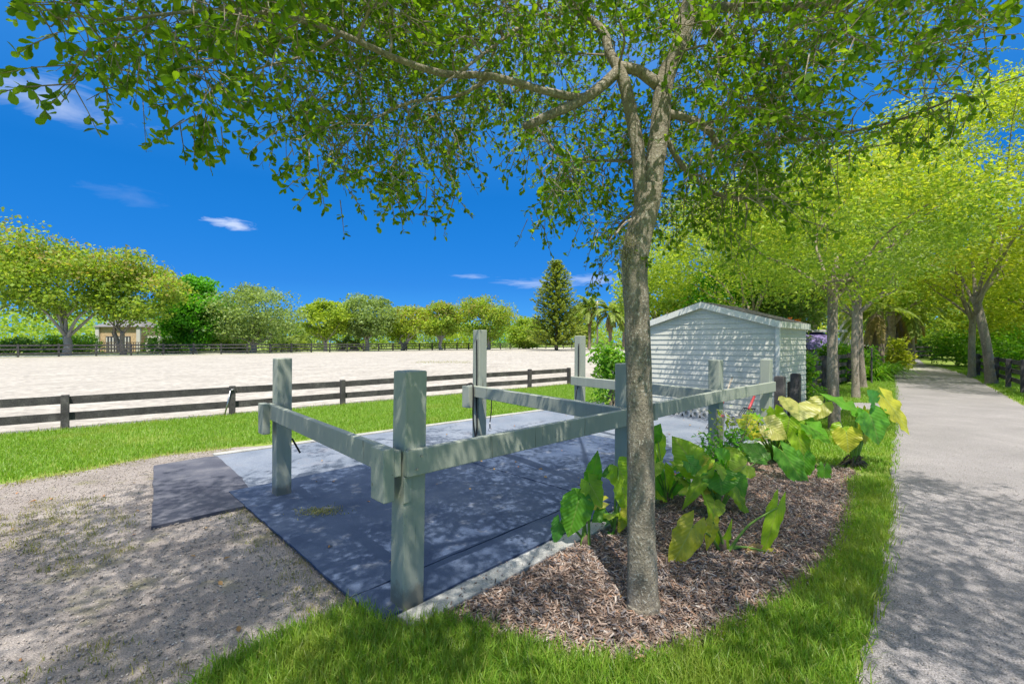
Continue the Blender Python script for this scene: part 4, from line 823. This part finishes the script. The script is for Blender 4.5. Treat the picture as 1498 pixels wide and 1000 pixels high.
for x0, x1, y0, y1, m_ in ((-3.9, -.4, -.6, 2.3, 36), (2.2, 5.0, -.4, 2.9, 34), (-2.0, 2.6, -.2, 3.0, 34)):   # unseen upper crown, clumps added to shade the gravel, the drive and the pad
    for _ in range(m_):
        k = Vector((random.uniform(x0, x1), random.uniform(y0, y1), random.uniform(3.9, 5.3)))
        for _ in range(18): try_add(k+Vector((random.gauss(0, .30), random.gauss(0, .30), random.gauss(0, .2))))
n = 0
while n < 800:                                        # low skirt of the crown around and above the view
    px = random.uniform(60, 1420) if n < 600 else random.uniform(420, 1250); py = random.uniform(-60, 380); d = random.uniform(2.1, 3.9) if px > 420 else random.uniform(1.6, 2.6)
    if py < outline(px)-18:
        if try_add(wp(px, py, d), 14): n += 1
for a in ((92, 118, 1.6), (112, 100, 1.6), (130, 70, 1.6), (80, 25, 1.6), (100, 40, 1.6), (185, 80, 1.6), (150, 60, 1.5), (290, 165, 1.8), (305, 140, 1.8), (285, 178, 1.8), (440, 205, 2.0), (430, 228, 2.1), (480, 235, 2.3), (505, 262, 2.4), (545, 250, 2.6), (575, 280, 2.7), (585, 298, 2.7), (640, 265, 2.7), (655, 280, 2.7), (800, 300, 3.3), (790, 315, 3.3), (845, 300, 3.3), (850, 320, 3.3), (885, 345, 3.3), (895, 375, 3.2), (880, 400, 3.2), (1290, 190, 2.7), (1330, 180, 2.6), (1370, 160, 2.5), (1400, 150, 2.4), (1425, 135, 2.3), (1340, 165, 2.6), (1370, 60, 2.7), (1395, 45, 2.7), (1340, 70, 2.8), (1060, 330, 2.9), (1090, 335, 3), (1000, 320, 2.9), (1180, 300, 3)):
    cl.append(wp(*a))
NP = np.array([tuple(p) for p, _ in SP]); NR = [r for _, r in SP]; tw = MB(); LP, LD, LN, LL = [], [], [], []
C_ = np.array([tuple(c) for c in cl]); dd = np.array([((NP-c)**2).sum(1).min() for c in C_])
for ci in np.argsort(dd):                             # twigs grow from limb to cluster and on to the next cluster
    c = cl[ci]; j = int(np.argmin(((NP-C_[ci])**2).sum(1))); a = Vector(NP[j]); out = c-a; L = out.length
    if L > .05:
        mid = a.lerp(c, .5)+Vector((random.gauss(0, .12)*L, random.gauss(0, .12)*L, random.gauss(.06, .08)*L)); r0 = max(.003, min(.008, NR[j]*.75)); sp = spline([(a, r0), (mid, r0*.8), (c, r0*.55)], 3)
        tw.tube([p for p, _ in sp], [r for _, r in sp], 5, False)
        NP = np.vstack([NP, [tuple(mid)], [tuple(c)]]); NR += [r0*.8, r0*.6]
    od = out.normalized() if L > .05 else Vector((0, 0, -1))
    for b in range(random.randint(4, 6)):
        d = (od*.6+Vector((random.gauss(0, .7), random.gauss(0, .7), random.gauss(-.25, .5)))).normalized(); tl = random.uniform(.13, .3)*min(1, max(.3, ((c-Vector((0, 0, H))).length-1)*.48)); s0 = c+Vector((random.gauss(0, .05), random.gauss(0, .05), random.gauss(0, .04)))
        tw.tube([s0, s0+d*tl*.6+Vector((0, 0, -.01)), s0+d*tl+Vector((0, 0, -.03))], [.0028, .002, .0012], 4, False)
        for k in range(random.randint(7, 12)):
            u = random.uniform(.25, 1)**.7; p = s0+d*tl*u+Vector((0, 0, -.03*u*u)); ld = (d*.5+Vector((random.gauss(0, .7), random.gauss(0, .7), random.gauss(-.15, .6)))).normalized()
            LP.append(tuple(p)); LD.append(tuple(ld)); LN.append((random.gauss(0, .6), random.gauss(0, .6), 1)); LL.append(random.uniform(.027, .048))
tw.build('twigs', 'bark_brown', mt)
LP, LD, LN, LL = map(np.array, (LP, LD, LN, LL))
obovate('crown', LP, LD, LN, LL, LL*RNG.uniform(.46, .64, len(LL)), 'leaf_main', mt)
# grey air plant clump on the trunk bulge
t = thing('air_plant', 'wispy grey air plant clinging to the bulge of the main trunk', 'air plant', wp(915, 370, MD)); V = []
for k in range(1000):
    b = wp(random.gauss(921, 6), random.gauss(365, 14), MD-.02+random.uniform(-.07, .05)); d = Vector((random.gauss(-.5, .6), random.gauss(-.3, .6), random.gauss(-.1, .7))).normalized(); L = random.uniform(.02, .06); s_ = d.cross(Vector((0, .3, 1))).normalized()*.0016
    if random.random() < .25: b = wp(random.gauss(916, 4), random.uniform(362, 408), MD-.02+random.uniform(-.03, .03)); d = Vector((random.gauss(0, .3), random.gauss(0, .3), -1)).normalized()
    e = b+d*L+Vector((0, 0, -.3*L)); m_ = b.lerp(e, .5)+Vector((0, 0, .2*L)); V.append([tuple(b-s_), tuple(b+s_), tuple(m_+s_), tuple(m_-s_), tuple(e)])
np_mesh('strands', np.array(V), GF, 'moss', t)

# ------------------------------------------------------------------ elephant ear plants in the bed
def ear(parent, attach, tip, width, mat, face=None, wav=.09, curl=.25, foldk=.35):
    """one heart-shaped leaf; attach / tip are points in the world, width in metres"""
    A = Vector(attach); T = Vector(tip); m = T-A; L = m.length; m.normalize()
    fc = Vector(face) if face else Vector((random.uniform(-.25, .25), -.75, .65)); n = (fc-m*fc.dot(m)).normalized(); s_ = m.cross(n).normalized()
    nt_, nu = 15, 5; vs_, fs, uvs = [], [], []; ph = random.random()*6; Wd = width/2
    for side in (-1, 1):
        base = len(vs_)
        for i in range(nt_):
            t_ = -.30+1.30*i/(nt_-1)
            if t_ < 0: o_ = Wd*(.62+.38*(1+t_/.30)**.6); o_ *= math.sqrt(max(.03, 1-(t_/-.31)**2))*.75+.25; inn = Wd*.9*(-t_/.30)**1.4*.45
            else: o_ = Wd*(1-t_**1.75)**.95*(1+.12*math.sin(math.pi*t_)); inn = 0
            o_ = max(o_, inn+.002)
            for j in range(nu):
                u = j/(nu-1); wd = inn+(o_-inn)*u; rel = wd/Wd
                z_ = foldk*wd*rel*.5+wav*L*rel*math.sin(t_*17+ph+side)*.5-curl*L*max(t_, 0)**2*.6-curl*L*.25*rel**2+.018*math.sin(t_*23+ph*2)*rel**3*(1+side*.3)
                wv = 1+.03*math.sin(t_*31+ph)*(u == 1)
                vs_.append(A+m*L*t_+s_*side*wd*wv+n*z_); uvs.append((side*rel, t_))
        for i in range(nt_-1):
            for j in range(nu-1):
                a = base+i*nu+j; q = (a, a+1, a+nu+1, a+nu); fs.append(q if side > 0 else q[::-1])
    me = bpy.data.meshes.new('leaf'); me.from_pydata([tuple(v) for v in vs_], [], fs); me.update(); me.shade_smooth()
    ul = me.uv_layers.new(name='UVMap')
    for lp in me.loops: ul.data[lp.index].uv = uvs[lp.vertex_index]
    return link('leaf', me, mat, parent)
def petiole(parent, base, attach, r=.009, bow=.12):
    B = Vector(base); A = Vector(attach); L = (A-B).length; mid = B.lerp(A, .5)+Vector((0, 0, bow*L)); q = B.lerp(mid, .5)+Vector((0, 0, bow*L*.3))
    sp = spline([(B, r*1.7), (q, r*1.25), (mid, r), (A, r*.6)], 5); mb = MB(); mb.tube([p for p, _ in sp], [r_ for _, r_ in sp], 8); return mb.build('stem', 'petiole', parent, True)
def ears(label, base_px, leaves_, d0=None, extra=0, top=1.0):
    b = gp(*base_px); d0 = d0 or b.y; t = thing('elephant_ear_plant', label, 'plant', b, 'elephant ear plants in the mulch bed')
    for (ax_, ay_, tx, ty_, wpx, mat, dz, *rest) in leaves_:
        da = d0+dz; dt = da+(rest[0] if rest else -.04); A = wp(ax_, ay_, da); T = wp(tx, ty_, dt)
        ear(t, A, T, wpx*1.14/F*da, mat, rest[1] if len(rest) > 1 else None); petiole(t, b+Vector((random.uniform(-.03, .03), random.uniform(-.03, .03), 0)), A, .008 if d0 < 5 else .011)
    for k in range(extra):
        a_ = random.uniform(0, 6.283); r_ = random.uniform(.06, .26); hh_ = random.uniform(.10, .42)*top; A = b+Vector((math.cos(a_)*r_, math.sin(a_)*r_*.8+.05, hh_)); L_ = random.uniform(.12, .24); o_ = Vector((math.cos(a_), math.sin(a_), random.uniform(-1.1, .5))).normalized()
        ear(t, A, A+o_*L_, L_*random.uniform(.55, .85), random.choice(('ear_lime', 'ear_green', 'ear_lime', 'ear_green', 'ear_yellow', 'ear_lime')), (random.gauss(0, .3), -.5, .8)); petiole(t, b, A, .007)
    mb = MB(); mb.tube([b-Vector((0, 0, .02)), b+Vector((0, 0, .05)), b+Vector((.01, 0, .10))], [.035, .03, .015], 8, True, .3); mb.build('root_crown', 'root', t, True)
    return t
ears('small elephant ear plant at the pad edge left of the trunk', (856, 800), [
 (846, 733, 832, 787, 42, 'ear_green', -.05, -.06), (866, 702, 875, 661, 22, 'ear_green', .05), (862, 706, 884, 742, 32, 'ear_lime', 0, -.03), (819, 763, 812, 797, 20, 'ear_dark', .0), (850, 726, 838, 714, 16, 'ear_green', .1)])
ears('elephant ear plant half hidden behind the main trunk, left side', (900, 783), [
 (904, 683, 921, 716, 42, 'ear_lime', .15, .02), (900, 690, 880, 695, 20, 'ear_dark', .18), (911, 712, 919, 756, 24, 'ear_lime', -.02), (919, 745, 904, 782, 16, 'ear_yellow', -.04), (884, 750, 866, 762, 20, 'ear_green', 0), (894, 782, 896, 803, 13, 'ear_green', -.05), (930, 720, 945, 770, 30, 'ear_green', .2)], None, 5, .8)
ears('elephant ear plant just right of the main trunk', (975, 735), [
 (962, 640, 968, 688, 24, 'ear_lime', .3), (958, 690, 968, 762, 28, 'ear_green', .0), (972, 690, 985, 735, 24, 'ear_lime', .05), (955, 640, 966, 620, 20, 'ear_green', .3)], 4.45, 8, 1.0)
ears('front elephant ear plant with yellow tattered leaves and thick stems', (1057, 808), [
 (1013, 770, 979, 838, 36, 'ear_yellow', -.15, -.10), (1043, 763, 1036, 806, 17, 'ear_yellow', -.05), (1137, 742, 1114, 828, 20, 'ear_lime', -.02, -.05), (1112, 806, 1086, 818, 22, 'ear_brown', -.05), (1128, 808, 1108, 820, 12, 'ear_yellow', -.06), (1057, 800, 1032, 715, 7, 'ear_lime', .02), (1058, 806, 1073, 762, 10, 'ear_lime', .0)])
ears('large elephant ear plant in the middle of the bed', (1052, 752), [
 (1052, 694, 1058, 724, 46, 'ear_green', -.1, -.08), (1032, 694, 998, 746, 18, 'ear_lime', -.1, -.05), (1040, 706, 1030, 732, 22, 'ear_yellow', .05), (1018, 682, 985, 636, 44, 'ear_lime', .1, .12), (1008, 676, 1035, 700, 26, 'ear_green', .0), (1091, 680, 1066, 690, 34, 'ear_lime', .15), (1116, 668, 1083, 645, 24, 'ear_green', .2, .1), (1074, 718, 1104, 762, 16, 'ear_lime', -.05), (1078, 700, 1092, 728, 26, 'ear_green', .05), (1062, 672, 1048, 655, 24, 'ear_green', .25), (1065, 668, 1092, 662, 26, 'ear_lime', .3), (1000, 700, 985, 725, 20, 'ear_green', .3)], None, 15, 1.1)
ears('tall elephant ear plant at the back with pale yellow leaves', (1132, 676), [
 (1168, 590, 1171, 612, 48, 'ear_pale', .2, -.2, (.0, -.6, .8)), (1203, 590, 1178, 615, 28, 'ear_pale', .15, 0, (.3, -.5, .8)), (1122, 622, 1154, 640, 36, 'ear_pale', .1, -.1), (1092, 618, 1122, 644, 30, 'ear_yellow', .2), (1182, 622, 1220, 646, 42, 'ear_green', .0, -.15, (.1, -.5, .9)), (1168, 640, 1186, 692, 28, 'ear_lime', -.1), (1148, 664, 1190, 724, 30, 'ear_green', -.4, -.15), (1176, 668, 1179, 707, 26, 'ear_green', -.25), (1206, 684, 1206, 716, 18, 'ear_green', -.35), (1133, 600, 1141, 626, 24, 'ear_lime', .25), (1155, 612, 1150, 640, 34, 'ear_lime', .1), (1100, 632, 1080, 612, 26, 'ear_yellow', .35), (1115, 660, 1090, 672, 26, 'ear_green', -.1), (1155, 622, 1168, 655, 26, 'ear_green', .15)], 5.55, 15, 1.4)
pf = ears('tall elephant ear plant at the drive edge with huge curled leaves', (1250, 684), [
 (1252, 600, 1203, 570, 30, 'ear_green', .0, .15, (-.2, -.25, 1)), (1272, 606, 1292, 650, 56, 'ear_green', -.05, -.1, (.25, -.9, .4)), (1296, 584, 1340, 634, 38, 'ear_yellow', .1, -.1, (.15, -.75, .65)), (1238, 632, 1243, 663, 34, 'ear_yellow', -.1, -.05), (1262, 606, 1272, 652, 22, 'ear_yellow', .1), (1280, 588, 1272, 570, 30, 'ear_dark', .0), (1232, 626, 1222, 650, 24, 'ear_lime', .0)], 5.55)
mb = MB(); b = gp(1250, 684)
sp = spline([(b, .05), (b+Vector((.0, 0, .16)), .042), (b+Vector((.05, 0, .35)), .03), (wp(1272, 608, 5.52), .012)], 5); mb.tube([p for p, _ in sp], [r for _, r in sp], 9); mb.build('stem', 'petiole', pf, True)
mb = MB()
for k in range(34):
    a = random.random()*6.283; p = b+Vector((random.uniform(-.08, .08), random.uniform(-.06, .06), random.uniform(.06, .18))); e = b+Vector((math.cos(a)*random.uniform(.08, .24), math.sin(a)*random.uniform(.05, .15), 0)); mb.tube([p, p.lerp(e, .5)+Vector((0, 0, .03)), e], [.012, .012, .006], 5)
mb.build('roots', 'root', pf)
# twiggy flowering shrub with a pink bloom
t = thing('rose_shrub', 'twiggy small-leaved shrub with a pink bloom beside the sage post', 'shrub', gp(1062, 692)); b = gp(1062, 692); mb = MB(); P, D, N, L = [], [], [], []
for k in range(46):
    d_ = b.y+random.uniform(-.2, .4); e = wp(random.uniform(1030, 1118), random.uniform(592, 672), d_) if k < 34 else wp(random.uniform(1008, 1045), random.uniform(632, 690), d_)
    m_ = b.lerp(e, .5)+Vector((random.gauss(0, .04), random.gauss(0, .04), .05)); mb.tube([b, m_, e], [.006, .004, .002], 5)
    for j in range(16): u = random.uniform(.35, 1.05); p = b.lerp(m_, u*2) if u < .5 else m_.lerp(e, u*2-1); P.append(tuple(p+Vector((random.gauss(0, .03), random.gauss(0, .03), random.gauss(0, .02))))); D.append((random.gauss(0, 1), random.gauss(0, 1), random.gauss(0, .6))); N.append((random.gauss(0, .5), random.gauss(-.4, .5), 1)); L.append(random.uniform(.04, .085))
mb.build('stems', 'bark_brown', t); P, D, N, L = map(np.array, (P, D, N, L)); up_ = P[:, 2] > .52
leaves('leaves', P[up_], D[up_], N[up_], L[up_], L[up_]*.55, 'leaf_gold', t); leaves('leaves', P[~up_], D[~up_], N[~up_], L[~up_], L[~up_]*.55, 'leaf_vine', t)
c = np.array(tuple(wp(1057, 608, 5.0))); leaves('bloom', np.repeat(c[None], 14, 0), rnd_dir(14), rnd_dir(14), np.full(14, .026), np.full(14, .022), 'pink', t)

# ------------------------------------------------------------------ grass, chips, pebbles, litter
fg = [gp(285, 1002), gp(350, 962), gp(430, 927), gp(512, 893), gp(560, 915), gp(605, 925), gp(650, 908), gp(700, 925), gp(780, 950), gp(850, 970), gp(930, 974), gp(1010, 957), gp(1100, 912), gp(1150, 884), gp(1203, 840), gp(1236, 790), gp(1250, 740), gp(1243, 706), gp(1300, 700), gp(1302, 750), gp(1286, 835), gp(1264, 920), gp(1252, 965), gp(1245, 1000), gp(1240, 1080), gp(240, 1080)]
P = scatter(fg, 17000, .035); sel = (P[:, 1] < 3.2) | (RNG.random(len(P)) < .6)
grass('foreground_grass', P[sel], .0, .05, .13, .0058, 'grass_near', 'thick shaded grass along the bottom and round the mulch bed', .8)
lawn = [gp(-40, 712), gp(0, 706), gp(120, 687), gp(232, 665), gp(345, 653), gp(430, 645), gp(600, 624), gp(820, 598), Vector((2.4, 11.9, 0)), Vector((4.5, 15.5, 0)), Vector((4.2, 18, 0))]+[Vector((x, y-.05, 0)) for x, y in near_fence[::-1]]
P = scatter(lawn, 2600, .05); P = P[(patchy(P, 1.1) > .2) | (RNG.random(len(P)) < .5)]
grass('lawn_grass', P, .0, .04, .09, .008, 'grass_lawn', 'sunlit lawn strip between the arena fence and the pad', .9)
ff = [Vector((x, y-.12, 0)) for x, y in near_fence]; P = np.concatenate([np.array([tuple((a.lerp(b_, u)+Vector((random.gauss(0, .08), random.gauss(0, .08), 0))).xy) for u in RNG.random(160)]) for a, b_ in zip(ff[:-1], ff[1:])])
P = np.concatenate([P, scatter([gp(600, 531), gp(690, 532), gp(690, 528.5), gp(620, 528)], 60, .3)])
grass('grass_tufts', P, .0, .05, .13, .009, 'grass_dry', 'dry grass tufts along the low arena fence', 1.0)
verge = [gp(1080, 668), gp(1160, 680), gp(1215, 686), gp(1300, 694), gp(1308, 655), gp(1313, 605), gp(1311, 570), gp(1308, 552), gp(1292, 540), gp(1270, 546), gp(1235, 560), gp(1205, 575), gp(1190, 600), gp(1120, 625)]
P = scatter(verge, 2400, .05); P = P[~inpoly(P, [gp(1120, 588), gp(1308, 590.5), gp(1310, 599.5), gp(1110, 601)])]
sel = (P[:, 1] < 9) | (RNG.random(len(P)) < .5); grass('verge_grass', P[sel], .0, .035, .085, .009, 'grass_lawn', 'sunlit grass verge between the bed and the drive', .9)
vr = [gp(1380, 538), gp(1430, 553), gp(1498, 590), Vector((8.8, 6.0, 0)), Vector((14, 8, 0)), Vector((27, 24, 0)), Vector((30, 30, 0))]
P = scatter(vr, 600, .08); grass('right_verge_grass', P, .0, .05, .11, .02, 'grass_lawn', 'bright grass on the right side of the drive', .9)
P = scatter(gravel_poly, 160, .1); P = P[(patchy(P, 1.6, 3) > .52)]; P = P[P[:, 1] < 4.6]; P = np.repeat(P, 9, 0)+RNG.normal(0, .03, (len(P)*9, 2))
grass('gravel_weeds', P, .006, .015, .05, .004, 'grass_dry', 'sparse yellowing weeds in the gravel at the lower left', 1.1)
P = np.array([tuple((gp(468, 755)+Vector((random.gauss(0, .10), random.gauss(0, .06), 0))).xy) for _ in range(500)])
grass('mat_weeds', P, .044, .008, .025, .006, 'grass_dry', 'small flat patch of weeds and clippings on the near mat', 2.0)
ed = [gp(0, 712), gp(120, 691), gp(232, 668), gp(345, 656)]; P = np.concatenate([np.array([tuple((a.lerp(b_, u)+Vector((random.gauss(0, .07), random.gauss(0, .1), 0))).xy) for u in RNG.random(260)]) for a, b_ in zip(ed[:-1], ed[1:])])
grass('edge_grass', P, .006, .02, .06, .006, 'grass_dry', 'thin dry grass fringe where lawn meets gravel', 1.1)
def chips(name, P, z, lmin, lmax, mat, label, cat, tilt=.35, wr_=(.08, .3), hh=(.06, .16)):
    n = len(P); L = lmin+(lmax-lmin)*RNG.random(n)**1.6; W = L*RNG.uniform(*wr_, n); Hh = L*RNG.uniform(*hh, n); a = RNG.uniform(0, 6.283, n); e = RNG.normal(0, tilt, n)
    D = np.stack([np.cos(a)*np.cos(e), np.sin(a)*np.cos(e), np.sin(e)], 1); Nn = unit(RNG.normal(0, .3, (n, 3))+np.array([0, 0, 1])); s_ = unit(np.cross(D, Nn)); u = np.cross(s_, D)
    C = np.stack([P[:, 0], P[:, 1], z+np.abs(np.sin(e))*L*.4+RNG.uniform(0, .012, n)], 1); h = (L/2)[:, None]; w_ = (W/2)[:, None]; k = (Hh/2)[:, None]
    V = np.stack([C-D*h-s_*w_*.7-u*k, C+D*h-s_*w_-u*k, C+D*h+s_*w_*.6-u*k, C-D*h+s_*w_-u*k, C-D*h-s_*w_*.7+u*k, C+D*h-s_*w_+u*k, C+D*h*.9+s_*w_*.6+u*k, C-D*h*.95+s_*w_+u*k], 1)
    o = np_mesh(name, V, [(3, 2, 1, 0), (4, 5, 6, 7), (0, 1, 5, 4), (1, 2, 6, 5), (2, 3, 7, 6), (3, 0, 4, 7)], mat); return tag(o, label, cat, None, 'stuff')
P = scatter(bed_poly, 9500, .035); P = P[(patchy(P, 3.1, 2) > .35) | (RNG.random(len(P)) < .55)]; chips('mulch_chips', P, .018, .007, .052, 'chip', 'loose brown wood chips covering the planting bed', 'mulch')
P = scatter(gravel_poly, 1500, .05); P = P[~inpoly(P, [gp(222, 776), gp(378, 741), gp(346, 704), gp(338, 677), gp(225, 685)])]; P = P[(P[:, 1] < 6.5) & (P[:, 0] > -7) & (P[:, 1] > 1.6)]
chips('pebbles', P, .006, .004, .013, 'pebble', 'loose pale pebbles over the gravel yard', 'pebbles', .3, (.6, .95), (.4, .7))
dl = [gp(1262, 1060), gp(1250, 1000), gp(1300, 760), gp(1312, 610), gp(1400, 600), Vector((6.5, 5, 0)), Vector((3.5, 1.0, 0))]
P = scatter(dl, 1500, .03); P = P[RNG.random(len(P)) < np.clip(1.15-P[:, 1]/6.5, 0, 1)]; chips('driveway_grit', P, .009, .003, .008, 'pebble', 'fine grit scattered over the drive', 'grit', .3, (.6, .95), (.4, .7))
def litter(name, poly, n, label):
    P = scatter(poly, 40, 0)
    P = P[RNG.permutation(len(P))[:n]]; n = len(P); L = RNG.uniform(.02, .06, n)
    o = leaves(name, np.stack([P[:, 0], P[:, 1], np.full(n, .05 if 'pad' in name else .022)], 1), rnd_dir(n, .15), unit(RNG.normal(0, .3, (n, 3))+np.array([0, 0, 1])), L, L*.55, 'litter', None, .35); tag(o, label, 'dead leaves', None, 'stuff')
litter('gravel_litter', gravel_poly[4:], 110, 'orange and brown dead leaves on the gravel')
litter('pad_litter', [PA, PB, PC, PD], 70, 'small dead leaves fallen on the pad and mats')
litter('bed_litter', bed_poly, 90, 'dry fallen leaves on the mulch')
